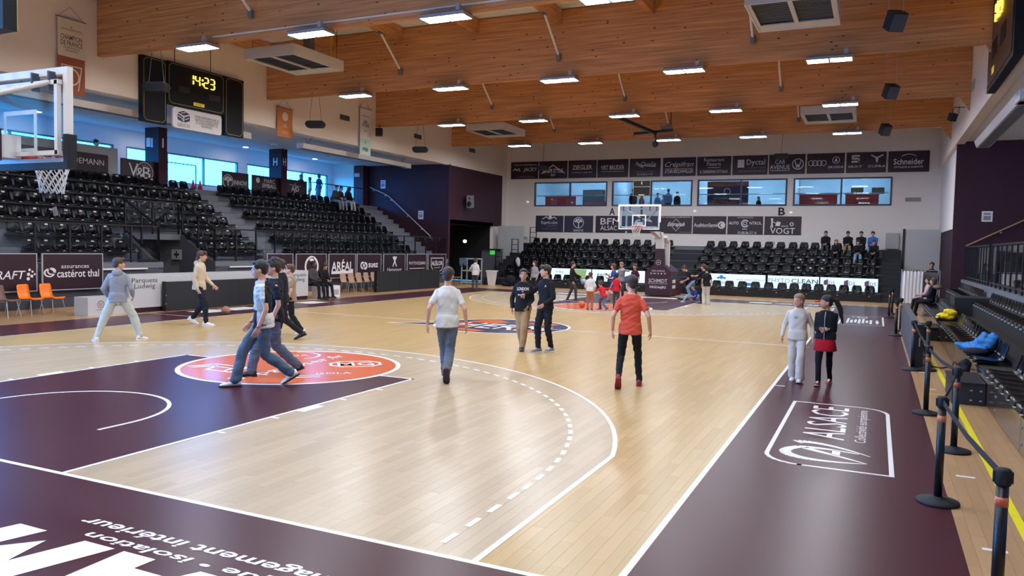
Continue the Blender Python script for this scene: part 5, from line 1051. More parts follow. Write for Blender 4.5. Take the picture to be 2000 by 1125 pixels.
# glazed screen above the parapet
railing(((12.02, 8.0), (12.02, 22.2)), (1.22, 1.22), (2.46, 2.46), 'tall glazed balustrade with close black posts behind the back row', 16, 'glass_balustrade')
railing(((12.02, 23.0), (12.02, 29.9)), (1.22, 1.22), (2.46, 2.46), 'tall glazed balustrade with close black posts ending at the purple wall', 10, 'glass_balustrade')
for y0, y1, z0, z1, x in ((27.8, 29.4, 1.2, 2.0, 13.2), (24.0, 25.2, 1.2, 1.9, 13.4), (16, 20, 1.2, 1.55, 13.2)):
    solo('stored_case', MB().box(x, x+.5, y0, y1, z0, z1), 'black_matte', 'dark equipment case standing behind the glazed balustrade', 'case', 'cases behind the balustrade')
solo('white_poster', MB().box(12.3, 12.32, 21.6, 22.0, 1.25, 2.0), 'white_print', 'narrow white poster behind the glazed balustrade', 'poster')
hr = thing('wall_handrail', 'brown handrail rising across the purple wall of the right stand', 'handrail', (13, 29.9, 2.5)); wpart('rail', MB().tube([(12.0, 29.88, 2.5), (15.5, 29.88, 4.4)], .03, 8), 'tan_wood', hr); wpart('bracket', MB().box(13.1, 13.16, 29.88, 30, 3.0, 3.06), 'tan_wood', hr)
r = thing('notice', 'white notice with grey print on the purple wall of the right stand', 'sign', (12.65, 29.98, 3.5)); wpart('sheet', MB().box(12.48, 12.84, 29.97, 29.99, 3.44, 3.84), 'white_print', r); wpart('print', MB().box(12.54, 12.78, 29.965, 29.97, 3.5, 3.66).box(12.54, 12.78, 29.965, 29.97, 3.7, 3.77), 'grey_print', r)
# black display board along the right run-off
r = thing('led_board', 'long grey display board with black end cabinet along the right run-off', 'screen', (9.65, 15.2, 0))
for i in range(4): wpart('module', MB().box(9.60, 9.74, 11.78+1.85*i, 11.78+1.85*(i+1)-.01, .02, .80), 'dark_grey', r)
wpart('end_cap', MB().box(9.58, 9.78, 11.70, 11.78, .02, .82), 'black_metal', r); wpart('handle', MB().box(9.70, 9.72, 11.685, 11.70, .42, .58), 'alu', r)
for k in range(5): wpart('rear_strut', MB().bar((9.76, 12+1.7*k, .5), (9.95, 12+1.7*k, 0.01), .03).bar((9.76, 12+1.7*k, .2), (9.93, 12+1.7*k, .2), .02), 'black_metal', r)
# ---- belt stanchions
def stanchion():
    r = thing('belt_stanchion', 'black belt stanchion', 'stanchion', (0, 0, 0), 0, 'belt stanchions along the right run-off')
    lpart('base', MB().lathe([(.165, 0), (.17, .012), (.165, .025), (.10, .04), (.045, .055), (.04, .06)], 28), 'black_matte', r, True)
    lpart('pole', MB().lathe([(.033, .055), (.033, .82)], 18), 'black_metal', r, True)
    h = lpart('belt_head', MB().lathe([(.036, .82), (.042, .825), (.042, .905), (.036, .915)], 18), 'black_matte', r, True)
    lpart('belt_slot', MB().box(-.012, .012, -.05, -.04, .835, .9).box(-.012, .012, .04, .05, .835, .9).box(-.05, -.04, -.012, .012, .835, .9).box(.04, .05, -.012, .012, .835, .9), 'black_metal', h)
    return r
mat('sticker', (206, 120, 80), .5)
SP = [(9.62, .58, 'black belt stanchion with an orange lettered sticker nearest the yellow line end'), (9.48, 2.95, 'black belt stanchion on the purple run-off beside the framed white emblem'), (9.76, 5.02, 'black belt stanchion with orange sticker on the bare wood strip'), (9.60, 7.12, 'black belt stanchion on the paint edge before the step box'), (9.60, 11.45, 'black belt stanchion beside the end of the display board'), (9.84, 11.55, 'black belt stanchion behind the end of the display board'), (9.46, 18.0, 'black belt stanchion at the far end of the display board'), (9.60, 19.5, 'black belt stanchion past the display board'), (9.38, 24.3, 'black belt stanchion beside the second framed emblem'), (9.5, 26.2, 'black belt stanchion close to the far run-off')]
s0 = stanchion()
for i, (x, y, l) in enumerate(SP):
    o = s0 if i == 0 else copy_tree(s0); o.location = (x, y, 0); o['label'] = l
    if i in (0, 2, 3):
        st_ = link('sticker', MB().lathe([(.0345, .70), (.0345, .755)], 18).mesh('sticker', 'sticker', True), o)
        if i == 0: text('SIG', (x-.008, y-.036, .727), (1, -.25, 0), (0, 0, 1), .05, .035, 'rim_red', o)
def belt(a, b, label):
    p = Vector((a[0], a[1], .87)); q = Vector((b[0], b[1], .87)); mid = (p+q)/2-Vector((0, 0, .03)); d = (q-p).normalized(); p = p+d*.045; q = q-d*.045
    solo('barrier_belt', MB().bar(p, mid, .004, .045).bar(mid, q, .004, .045), 'black_matte', label, 'belt')
for (i, j, l) in ((0, 1, 'taut black belt between the two stanchions nearest the sticker'), (1, 2, 'black belt crossing from the purple run-off to the wood strip'), (2, 3, 'sagging black belt before the step box'), (3, 4, 'black belt reaching the end of the display board'), (6, 7, 'black belt past the display board'), (8, 9, 'black belt near the far run-off')): belt(SP[i], SP[j], l)
# cables on the floor
solo('floor_cable', MB().tube([(9.8, 12.3, .01), (10.1, 12.0, .01), (10.3, 12.3, .012), (10.38, 13.0, .01)], .012, 5), 'black_metal', 'thin black cable on the wood strip behind the display board', 'cable')
# ---- club room furniture behind the far windows
for x0, x1, l in ((-9.9, -7.9, 'red sofa in the club room behind the first window'), (5.0, 6.9, 'long red counter behind the last club window'), (7.3, 8.9, 'red counter with cartons behind the last club window')):
    r = thing('club_counter', l, 'sofa' if 'sofa' in l else 'counter', ((x0+x1)/2, 40.6, 4.0)); wpart('front', MB().box(x0, x1, 40.4, 40.5, 4.0, 5.24), mat('club_red', (206, 60, 54), .6), r); wpart('top', MB().box(x0-.05, x1+.05, 40.35, 41.0, 5.24, 5.29), 'white_paint', r)
for x0 in (7.55, 8.55): solo('carton', MB().box(x0, x0+.6, 40.5, 40.9, 5.29, 5.6), mat('cardboard', (140, 112, 84), .8), 'brown carton on the red club counter', 'carton', 'cartons on the club counter')
solo('club_counter', MB().box(-7.4, -5.7, 40.5, 41.0, 4.0, 4.95), mat('club_pink', (196, 110, 120), .6), 'pink-red counter in the first club room', 'counter')
r = thing('club_poster', 'tall dark poster with rounded orange top inside the third club room', 'poster', (1.0, 40.2, 4.0)); wpart('sheet', MB().box(.1, 2.35, 40.2, 40.23, 4.0, 5.75), mat('poster_dark', (66, 52, 68), .6), r); wpart('top_band', MB().box(.1, 2.35, 40.19, 40.23, 5.75, 6.0), mat('poster_orange', (160, 84, 60), .6), r); text('ENSEMBLE', (1.2, 40.19, 4.78), (1, 0, 0), (0, 0, 1), 1.6, .3, 'rim_red', r, bold=.02); text('ON GAGNE, ON PERD', (1.2, 40.19, 5.05), (1, 0, 0), (0, 0, 1), 1.5, .12, 'white_print', r)
Plane((1.2, 40.185, 5.45), (1, 0, 0), (0, 0, 1), r).ring(0, 0, .15, .18).done()
solo('club_shelf', MB().box(-8.6, -7.2, 43.6, 43.95, 4.0, 5.9), 'black_panel', 'dark shelf unit at the back of the first club room', 'shelf')
solo('carton_small', MB().box(6.9, 7.15, 39.55, 39.8, 4.0, 4.7), 'white_paint', 'white box on the floor behind the last club window', 'carton')
# ---- outside: ground, hedge and trees seen through the grandstand windows
struct('ground_outside', MB().box(-70, -20.9, -20, 60, 2.9, 3.0), mat('grass', (70, 96, 60), .9))
def tree(x, y, h, label):
    r = thing('tree', label, 'tree', (x, y, 3.0)); wpart('trunk', MB().tube([(x, y, 3.0), (x+.1, y, 3.0+h*.55)], [.16, .08], 8), mat('bark', (70, 56, 46), .9), r)
    mb = MB()
    for k in range(150):
        a = random.uniform(0, 2*PI); t = random.random(); rad = h*.36*math.sin(PI*min(1, .15+.85*t))*random.random()**.5; c_ = (x+rad*math.cos(a), y+rad*math.sin(a), 3.0+h*(.3+.7*t)); s_ = h*.06*random.uniform(.6, 1.3)
        mb.ell(c_, (s_, s_, s_*.6), 6, 4, Matrix.Rotation(random.uniform(0, 3), 3, 'X'))
    wpart('crown', mb, mat('leaf', (44, 66, 40), .8), r)
for x, y, h, l in ((-40, 14.5, 5.0, 'dark tree outside the windows behind the near backboard'), (-44, 19, 4.4, 'round tree outside the windows behind the net'), (-38, 9, 4.2, 'bushy tree outside the first window')): tree(x, y, h, l)
# ================================================================== PEOPLE
def ringp(c, T, rx, ry, n=18, e=2.4):
    P = []
    for k in range(n):
        t = 2*PI*k/n; ct, st_ = math.cos(t), math.sin(t)
        P.append(c+T @ Vector((rx*math.copysign(abs(ct)**(2/e), ct), ry*math.copysign(abs(st_)**(2/e), st_), 0)))
    return P
def ik(a, b, l1, l2, pole):
    d = b-a; D = min(d.length, (l1+l2)*.998); d = d.normalized(); x = (l1*l1-l2*l2+D*D)/(2*D); h = math.sqrt(max(0, l1*l1-x*x))
    p = pole-d*pole.dot(d); p = p.normalized() if p.length > 1e-5 else d.orthogonal().normalized()
    return a+d*x+p*h, a+d*D
def hand(mb, wr, d, n, s, side, curl=.35):
    d = d.normalized(); n = (n-d*n.dot(d)).normalized(); w_ = d.cross(n)
    def rg(t, hw, th): c = wr+d*t*s; return [c+w_*hw*s*math.cos(a)+n*th*s*math.sin(a) for a in np.linspace(0, 2*PI, 10, endpoint=False)]
    mb.loft([rg(-.015, .024, .02), rg(.02, .03, .018), (rg(.06, .038, .015)), rg(.088, .036, .012)])
    for o, L in ((-.029, .066), (-.0098, .076), (.0098, .072), (.028, .056)):
        p = wr+d*.083*s+w_*o*s; a = curl*.6; pts = [p-d*.012*s, p]
        for f in (.45, .32, .25):
            dr = d*math.cos(a)+n*math.sin(a); p = p+dr*L*f*s; pts.append(p); a += curl
        mb.tube(pts, [.0095*s, .0095*s, .0088*s, .008*s, .006*s], 6)
    tw = w_*side; p = wr+d*.018*s+tw*.022*s; dr = (d*.7+tw*.75+n*.25).normalized(); q = p+dr*.042*s; dr2 = (d*.9+tw*.3+n*.4).normalized()
    mb.tube([p-dr*.01*s, p, q, q+dr2*.034*s], [.013*s, .0125*s, .0105*s, .007*s], 6)
SKIN = {'light': mat('skin_light', (206, 156, 132), .5, var=.05, scale=20), 'tan': mat('skin_tan', (182, 132, 104), .5, var=.05, scale=20), 'dark': mat('skin_dark', (84, 58, 46), .5, var=.05)}
mat('eye_white', (232, 228, 222), .2); mat('eye_dark', (34, 26, 22), .15); mat('lips', (186, 110, 100), .45)
def cloth(name, rgb, **k): return mat('cloth_'+name, rgb, .85, spec=.25, var=.07, scale=9, bump=.12, bscale=120, **k)
HAIR = {'black': mat('hair_black', (26, 22, 22), .5, bump=.6, bscale=90), 'brown': mat('hair_brown', (74, 52, 40), .5, bump=.6, bscale=90), 'dark': mat('hair_dark', (46, 34, 30), .5, bump=.6, bscale=90), 'fair': mat('hair_fair', (140, 112, 84), .5, bump=.6, bscale=90), 'red': mat('hair_red', (140, 92, 66), .5, bump=.6, bscale=90)}
LEG = {'jeans': (.092, .074, .070), 'slim': (.086, .062, .050), 'wide': (.094, .084, .088), 'jogger': (.092, .074, .052), 'baggy': (.104, .086, .062)}
def remesh(name, mb, m, parent, vox, it=3, wr=0.0, extra=()):
    me = mb.mesh(name, m); o = link(name, me, parent)
    r = o.modifiers.new('r', 'REMESH'); r.mode = 'VOXEL'; r.voxel_size = vox; r.use_smooth_shade = True
    sm = o.modifiers.new('s', 'SMOOTH'); sm.factor = .5; sm.iterations = it
    BODIES.append((o, wr, extra, m)); return o
def person(label, x, y, face, H, top, bottom, shoes, hair, skin='light', z=0.0, feet=None, sit=None, lean=0.0, side=0.0, twist=0.0, head=(0, 0), hands=None, vox=.012, pdx=(0, 0), curl=.35, group=None, fat=1.0, glasses=False, nofeet=False, drop=0.0):
    """top=(style,colour) bottom=(style,colour) shoes=(upper,sole) hair=(style,colour); feet: world (x,y,lift,yaw,pitch) left,right; hands: wrist offsets from the shoulders"""
    s = H/1.75; hs = 1.09*s**.6; a = math.radians(face); ca, sa = math.cos(a), math.sin(a)
    root = thing('person', label, 'person', (x, y, z), a, group)
    def loc(wx, wy): dx, dy = wx-x, wy-y; return (dx*ca+dy*sa, -dx*sa+dy*ca)
    F = []
    for i, sx in enumerate((-1, 1)):
        f = (feet[i] if feet else None)
        if f is None: F.append(Vector((sx*.10*s, 0, .085*s)).to_tuple()+(sx*-.15, 0))
        else:
            lx, ly = loc(f[0], f[1]); f = tuple(f)+(0, 0, 0)[len(f)-2:] if len(f) < 5 else f
            F.append((lx, ly, .085*s+f[2], f[3], f[4]))
    L1, L2 = .44*s, .43*s
    px = (F[0][0]+F[1][0])/2+pdx[0]; py = (F[0][1]+F[1][1])/2+pdx[1]
    if sit is None:
        pz = min(f[2]+math.sqrt(max(.01, (.985*(L1+L2))**2-(f[0]-px-sx*.088*s)**2-(f[1]-py)**2)) for f, sx in zip(F, (-1, 1)))-drop
    else: px, py, pz = sit[0], sit[1], sit[2]-z
    base = Vector((px, py, pz+.02*s)); T = Matrix.Rotation(twist, 3, 'Z') @ Matrix.Rotation(-lean, 3, 'X') @ Matrix.Rotation(side, 3, 'Y')
    TL = .52*s; neck = base+T @ Vector((0, 0, TL)); Rh = Matrix.Rotation(twist+head[0], 3, 'Z') @ Matrix.Rotation(-lean*.5+head[1], 3, 'X')
    hc = neck+(T @ Vector((0, .012*s, .06*s)))+Rh @ Vector((0, .012*hs, .085*hs))
    wd = .150*s*fat
    sh = [base+T @ Vector((sx*wd, -.012*s, TL*.825)) for sx in (-1, 1)]; hp = [Vector((px+sx*.088*s, py, pz)) for sx in (-1, 1)]
    legs = []
    for i in range(2):
        k, an = ik(hp[i], Vector(F[i][:3]), L1, L2, Vector((math.sin(-F[i][3])*.5, 1, .15 if sit is None else .8))); legs.append((hp[i], k, an))
    arms = []
    for i, sx in enumerate((-1, 1)):
        h = (hands[i] if hands else None) or (sx*.05, .06, -.51)
        tg = sh[i]+Vector((h[0]*s, h[1]*s, h[2]*s)); e, wv_ = ik(sh[i], tg, .285*s, .255*s, Vector((sx*.5, -1, -.15))); arms.append((sh[i], e, wv_))
    # ---- body
    B = MB(); TR = ((-.10, .150, .108), (.0, .155, .112), (.2, .140, .098), (.45, .148, .104), (.7, .156, .108), (.84, .140, .094), (.95, .105, .075), (1.02, .058, .055))
    B.loft([ringp(base+T @ Vector((0, 0, t*TL)), T, rx*s*.9*fat, ry*s*.9, 14) for t, rx, ry in TR])
    B.rcone(neck-T @ Vector((0, 0, .04*s)), hc+Rh @ Vector((0, -.02, -.06))*hs, .050*s, .046*hs)
    H_ = lambda p: hc+Rh @ (Vector(p)*hs)
    B.ell(H_((0, -.008, .030)), [.074*hs, .094*hs, .085*hs], 14, 10, Rh); B.ell(H_((0, .026, -.035)), [.060*hs, .066*hs, .070*hs], 14, 10, Rh); B.ell(H_((0, .052, -.082)), [.032*hs, .032*hs, .026*hs], 10, 6, Rh)
    B.rcone(H_((0, .088, .012)), H_((0, .104, -.022)), .009*hs, .014*hs, 8)
    for sx in (-1, 1): B.ell(H_((sx*.073, -.006, -.012)), [.011*hs, .020*hs, .030*hs], 8, 6, Rh)
    for (s0_, e_, w2) in arms: B.rcone(s0_, e_, .044*s, .036*s); B.rcone(e_, w2, .036*s, .026*s); B.rcone(neck-T @ Vector((0, .01, .02))*s, s0_, .030*s, .030*s)
    for (h_, k_, a_) in legs: B.rcone(h_, k_, .068*s, .048*s); B.rcone(k_, a_, .048*s, .036*s)
    hx = MB()
    for i, sx in enumerate((-1, 1)):
        d = (arms[i][2]-arms[i][1]); hand(hx, arms[i][2], d, Vector((-sx*1.0, .25, 0)), s, 1 if sx < 0 else -1, curl)
    ew, ed_, lp, bw = MB(), MB(), MB(), MB()
    for sx in (-1, 1):
        ew.ell(H_((sx*.030, .079, .004)), [.0125*hs, .006*hs, .0065*hs], 8, 6, Rh); ed_.ell(H_((sx*.030, .0845, .004)), [.0062*hs, .003*hs, .0062*hs], 8, 6, Rh)
        bw.ell(H_((sx*.031, .083, .024)), [.019*hs, .006*hs, .0045*hs], 8, 5, Rh)
    lp.ell(H_((0, .087, -.058)), [.023*hs, .008*hs, .0075*hs], 10, 6, Rh)
    hm = HAIR[hair[1]].name
    remesh('body', B, SKIN[skin], root, vox, 3, 0, [(hx, SKIN[skin]), (ew, MATS['eye_white']), (ed_, MATS['eye_dark']), (lp, MATS['lips']), (bw, HAIR[hair[1]])])
    # ---- top
    style, col = top; M = MB(); g = {'tee': .012, 'long': .014, 'hood': .017, 'jacket': .020, 'vest': .016}[style]; hem = {'tee': -.19, 'long': -.14, 'hood': -.20, 'jacket': -.07, 'vest': -.2}[style]
    if sit is not None: hem = max(hem, -.10)
    rg = [(hem, .166, .126), (0, .163, .122), (.12, .160, .116)]+[r_ for r_ in TR if r_[0] > .05][:-1]+[(1.0, .074, .066)]
    M.loft([ringp(base+T @ Vector((0, 0, t*TL)), T, rx*s*fat+g*s, ry*s+g*s, 18) for t, rx, ry in rg])
    for i in range(2):
        s0_, e_, w2 = arms[i]; s1 = s0_+(base+T @ Vector((0, 0, TL*.9))-s0_)*.25
        M.rcone(neck+T @ Vector(((-1, 1)[i]*.035, -.012, -.045))*s, s0_, .042*s+g*.5*s, .040*s+g*.4*s)
        if style in ('tee',): M.rcone(s0_, s0_+(e_-s0_)*.62, .047*s, .053*s)
        elif style == 'vest': M.rcone(s0_, s0_+(e_-s0_)*.2, .06*s, .056*s)
        else: M.rcone(s0_, e_, .050*s+g*.5*s, .044*s+g*.5*s); M.rcone(e_, e_+(w2-e_)*.94, .044*s+g*.5*s, .033*s+g*.2*s)
    if style == 'hood':
        M.ell(neck+T @ Vector((0, -.075, -.02))*s, [.11*s, .06*s, .075*s], 14, 8, T); M.ell(neck+T @ Vector((0, .0, -.005))*s, [.085*s, .085*s, .03*s], 14, 8, T)
    if style in ('jacket', 'long'): M.ell(neck+T @ Vector((0, 0, .0))*s, [.07*s, .068*s, .028*s], 12, 6, T)
    to = remesh('top', M, col, root, vox, 3, .008*s)
    if style in ('hood', 'jacket', 'long'):
        tc_ = base+T @ Vector((0, 0, hem*TL+.012*s)); hm_ = MB().loft([ringp(tc_+T @ Vector((0, 0, dz*s)), T, (.158+g+o)*s*fat, (.118+g+o)*s, 22) for dz, o in ((-.012, -.006), (-.01, .003), (.03, .003), (.032, -.006))]); lpart('waistband', hm_, col, to, True)
    # ---- legs
    if bottom is not None:
        bs, bc = bottom; Q = MB(); rt, rk, rc = LEG.get(bs, LEG['slim']); pe = Vector((px, py, pz)); I3 = Matrix.Rotation(twist*.5, 3, 'Z')
        if bs == 'shorts':
            Q.loft([ringp(pe+Vector((0, 0, dz*s)), I3, rx*s*fat, ry*s, 16) for dz, rx, ry in ((-.09, .155, .112), (-.03, .17, .122), (.05, .164, .118), (.12, .152, .108))])
            for (h_, k_, a_) in legs: Q.rcone(h_, h_+(k_-h_)*.6, .088*s, .092*s)
        else:
            Q.loft([ringp(pe+Vector((0, 0, dz*s)), I3, rx*s*fat, ry*s, 16) for dz, rx, ry in ((-.09, .148, .106), (-.03, .160, .116), (.03, .152, .108), (.07, .13, .09))])
            for (h_, k_, a_) in legs: Q.rcone(h_, k_, rt*s, rk*s); Q.rcone(k_, a_+(k_-a_).normalized()*.01*s, rk*s, rc*s)
        remesh('trousers' if bs != 'shorts' else 'shorts', Q, bc, root, vox, 3, .008*s)
    # ---- shoes
    if not nofeet:
        for i in range(2):
            an = legs[i][2]; R2 = Matrix.Rotation(F[i][3], 3, 'Z') @ Matrix.Rotation(F[i][4], 3, 'X')
            def sec(yy, wid, z0, z1): return [an+R2 @ (Vector(p)*s) for p in ((-wid, yy, z0), (wid, yy, z0), (wid*1.05, yy, z0+(z1-z0)*.45), (wid*.6, yy, z1), (-wid*.6, yy, z1), (-wid*1.05, yy, z0+(z1-z0)*.45))]
            g0 = -.085
            up = MB().loft([sec(-.075, .026, g0+.02, .0), sec(-.055, .038, g0+.02, .02), (sec(.0, .040, g0+.02, .025)), sec(.05, .041, g0+.02, -.005), sec(.11, .046, g0+.02, -.03), sec(.165, .042, g0+.02, -.042), sec(.192, .024, g0+.022, -.052)])
            so_ = MB().loft([sec(-.085, .026, g0, g0+.026), sec(-.065, .042, g0, g0+.026), sec(.0, .043, g0, g0+.026), sec(.11, .050, g0, g0+.024), sec(.175, .044, g0+.003, g0+.024), sec(.203, .022, g0+.01, g0+.024)])
            sho = lpart('shoe', up, shoes[0], root, True); lpart('sole', so_, shoes[1], sho, False)
            lpart('laces', MB().add([an+R2 @ (Vector(p)*s) for p in ((-.018, .045, .004), (.018, .045, .004), (.016, .115, -.026), (-.016, .115, -.026))], [(0, 1, 2, 3)]), shoes[1], sho)
    # ---- hair
    hst = hair[0]; A = MB(); bump = 1.0
    A.ell(H_((0, -.022, .046)), [.087*hs, .096*hs, .086*hs], 16, 10, Rh); A.ell(H_((0, -.055, .0)), [.070*hs, .055*hs, .075*hs], 12, 8, Rh)
    if hst in ('pony', 'lowpony'): A.ell(H_((0, .0, .062)), [.080*hs, .085*hs, .066*hs], 14, 8, Rh)
    elif hst != 'bald':
        A.ell(H_((0, .052, .088)), [.066*hs, .036*hs, .030*hs], 12, 8, Rh)
        for sx in (-1, 1): A.ell(H_((sx*.066, .006, .045)), [.020*hs, .05*hs, .042*hs], 10, 6, Rh)
    if hst == 'curly':
        for k in range(26):
            u = random.uniform(0, 2*PI); v = random.uniform(.15, 1.4); A.ell(H_((.085*math.sin(v)*math.cos(u), -.02+.09*math.sin(v)*math.sin(u)*(1 if math.sin(u) < 0 else .8), .05+.088*math.cos(v))), [.024*hs]*3, 8, 5)
    if hst == 'fringe': A.ell(H_((0, .078, .066)), [.062*hs, .02*hs, .034*hs], 12, 6, Rh); A.ell(H_((.03, .05, .10)), [.05*hs, .05*hs, .03*hs], 10, 6, Rh)
    if hst in ('long', 'bob'):
        ln = .20 if hst == 'long' else .10
        for sx in (-1, 0, 1): A.rcone(H_((sx*.055, -.05, .02)), H_((sx*.06, -.06, -ln)), .042*hs, .028*hs, 10)
        for sx in (-1, 1): A.rcone(H_((sx*.075, -.01, .04)), H_((sx*.075, -.01, -ln*.8)), .024*hs, .018*hs, 8)
    if hst == 'pony':
        p0 = H_((0, -.10, .05)); p1 = H_((.01, -.17, .03)); p2 = H_((.02, -.235, -.11)); p3 = H_((.03, -.29, -.34))
        A.rcone(p0, p1, .03*hs, .042*hs); A.rcone(p1, p2, .042*hs, .044*hs); A.rcone(p2, p3, .044*hs, .016*hs)
    if hst == 'lowpony': A.rcone(H_((0, -.09, -.02)), H_((0, -.11, -.14)), .03*hs, .022*hs)
    remesh('hair', A, HAIR[hair[1]], root, max(.008, vox*.7), 2, .003)
    if hst == 'cap': lpart('cap', MB().ell(H_((0, -.01, .075)), [.086*hs, .098*hs, .055*hs], 14, 8, Rh).ell(H_((0, .10, .06)), [.06*hs, .06*hs, .01*hs], 12, 6, Rh), 'black_matte', root, True)
    if glasses:
        gl = MB()
        for sx in (-1, 1): gl.tube([H_((sx*.031+.022*math.cos(t), .094, .004+.017*math.sin(t))) for t in np.linspace(0, 2*PI, 13)], .0018*hs, 4, False).tube([H_((sx*.053, .094, .008)), H_((sx*.076, -.0, .006))], .002*hs, 4)
        lpart('glasses', gl, 'black_metal', root)
    return root, to, dict(base=base, T=T, TL=TL, s=s, neck=neck, arms=arms, legs=legs, H=H_, Rh=Rh)
def chest_print(P, lines, front=1, z=.62, m='white_print'):
    """lettering projected on the garment; lines: (text, dx, dz, w, h)"""
    root, to, I = P; s = I['s']
    for t, dx, dz, w_, h_ in lines:
        c = I['base']+I['T'] @ Vector((dx*s*front, .3*front*s, I['TL']*z+dz*s)); R = I['T'] @ Vector((-front, 0, 0)); U = I['T'] @ Vector((0, 0, 1))
        cu = bpy.data.curves.new('t', 'FONT'); cu.body = t; cu.resolution_u = 2; cu.offset = .02; cu.align_x = 'CENTER'
        o = bpy.data.objects.new('t', cu); COL.objects.link(o)
        TEXTS.append((o, c, R, U, w_*s, h_*s, m, to, 'print'))
V3 = .012; VF = .021
c_greyblue = cloth('greyblue', (138, 142, 152)); c_cream = cloth('cream', (200, 184, 160)); c_black = cloth('black', (28, 28, 33)); c_white = cloth('white', (206, 206, 206)); c_lightjean = cloth('lightjean', (184, 188, 184)); c_jean = cloth('jean', (84, 100, 122)); c_jean2 = cloth('jean2', (92, 102, 114)); c_beige = cloth('beige', (164, 134, 98)); c_coral = cloth('coral', (208, 84, 66)); c_navy = cloth('navy', (26, 28, 40)); c_off = cloth('offwhite', (198, 193, 186)); c_red = cloth('red', (196, 36, 52)); c_grey = cloth('grey', (140, 140, 144)); c_dgrey = cloth('darkgrey', (70, 68, 72)); c_blue = cloth('blue', (44, 66, 150)); c_brown = cloth('brown', (170, 98, 66)); c_maroon = cloth('maroon', (70, 28, 48)); c_bright = cloth('bright', (52, 110, 196)); c_striped = cloth('striped', (150, 130, 110)); c_palejean = cloth('palejean', (130, 156, 186)); c_green = cloth('green', (58, 74, 70)); c_leg = cloth('legging', (20, 20, 24))
w_s = mat('shoe_white', (226, 222, 224), .5); b_s = mat('shoe_black', (30, 28, 30), .5); g_s = mat('shoe_grey', (120, 120, 122), .6); r_s = mat('shoe_red', (140, 36, 48), .5); blu_s = mat('shoe_blue', (50, 70, 130), .5)
# --- on the near half of the court
P1 = person('boy in grey-blue hoodie and pale jeans with feet wide apart', -5.1, 6.45, 38, 1.75, ('hood', c_greyblue), ('baggy', c_lightjean), (w_s, w_s), ('fringe', 'brown'), feet=((-5.32, 6.12, 0, .5, 0), (-4.86, 6.78, 0, -.6, 0)), head=(-1.05, 0), hands=((-.09, .17, -.42), (.09, .17, -.42)), vox=V3)
chest_print(P1, [('GEOGRAPHICAL', 0, .12, .12, .022)], -1, .62, 'mid_grey')
P2 = person('boy in cream hoodie and black trousers walking past the scorer table', -6.2, 9.6, -62, 1.87, ('hood', c_cream), ('jogger', c_navy), (w_s, w_s), ('fringe', 'brown'), feet=((-6.55, 9.70, .06, 0, -.5), (-5.9, 9.52, 0, 0, 0)), hands=((-.02, .26, -.44), (.05, .03, -.51)), head=(.1, -.1), vox=V3, lean=.05)
P3 = person('boy in white and black t-shirt and blue jeans striding across the orange circle', .83, 4.17, 132, 1.92, ('tee', c_white), ('jeans', c_jean), (w_s, b_s), ('short', 'black'), feet=((1.14, 4.46, .08, 0, -.55), (.62, 3.88, 0, 0, 0)), hands=((-.07, .06, -.51), (.06, .16, -.48)), head=(-.1, -.06), vox=V3, lean=.04)
P4 = person('boy in plain dark t-shirt and jeans with curly hair beside the striding boy', .43, 4.95, 132, 1.90, ('tee', c_navy), ('jeans', c_jean), (b_s, b_s), ('curly', 'dark'), feet=((.62, 5.2, .05, 0, -.4), (.2, 4.64, 0, 0, 0)), head=(.05, 0), vox=V3)
P5 = person('boy in black t-shirt and black trousers leaning into a step', -2.5, 8.5, 118, 1.82, ('tee', c_black), ('jogger', c_black), (b_s, b_s), ('short', 'dark'), feet=((-2.26, 8.72, .06, 0, -.4), (-2.95, 8.3, 0, 0, 0)), vox=.014, lean=.06)
P6 = person('boy in brown striped shirt mostly hidden behind the black-clad boy', -3.2, 9.45, 118, 1.62, ('tee', c_striped), ('jogger', c_black), (w_s, w_s), ('short', 'brown'), feet=((-2.9, 9.5, .02, 0, -.2), (-3.4, 9.3, 0, 0, 0)), vox=.014)
P7 = person('boy in white t-shirt and jeans walking away, heel lifted', 3.0, 5.85, 26, 1.80, ('tee', c_white), ('jeans', c_jean2), (r_s, b_s), ('short', 'dark'), feet=((2.86, 6.06, 0, 0, 0), (3.10, 5.66, .13, 0, -1.05)), hands=((-.14, -.02, -.48), (.14, .0, -.48)), vox=V3, head=(-.15, 0), drop=.01)
P8 = person('boy in black hoodie lettered in white and beige trousers', 2.42, 9.9, -162, 1.66, ('hood', c_black), ('baggy', c_beige), (b_s, b_s), ('short', 'black'), 'tan', feet=((2.50, 9.78, 0, 0, 0), (2.34, 10.1, .02, 0, -.3)), hands=((.02, .2, -.42), (.08, .08, -.47)), head=(.1, .05), vox=V3)
chest_print(P8, [('LONDON', 0, .06, .25, .07), ('ENGLAND', 0, -.07, .2, .035), ('1985', 0, 0, .05, .018)], 1, .62)
P9 = person('boy in black sweater and joggers reaching towards the lettered hoodie', 2.95, 9.92, 158, 1.75, ('long', c_black), ('jogger', c_black), (g_s, w_s), ('fringe', 'dark'), feet=((3.03, 10.02, 0, .2, 0), (2.84, 9.80, 0, -.1, 0)), hands=((-.02, .24, -.40), (.20, .27, -.24)), head=(-.55, 0), vox=V3)
chest_print(P9, [('Λ', -.09, .06, .04, .04)], 1, .62)
P10 = person('boy in coral t-shirt, glasses and black trousers walking away', 5.6, 6.9, 14, 1.73, ('tee', c_coral), ('slim', c_black), (r_s, r_s), ('fringe', 'dark'), feet=((5.50, 6.62, .10, .1, -.85), (5.68, 7.12, 0, 0, 0)), hands=((-.12, .0, -.48), (.15, .0, -.47)), head=(.62, -.05), vox=V3, glasses=True)
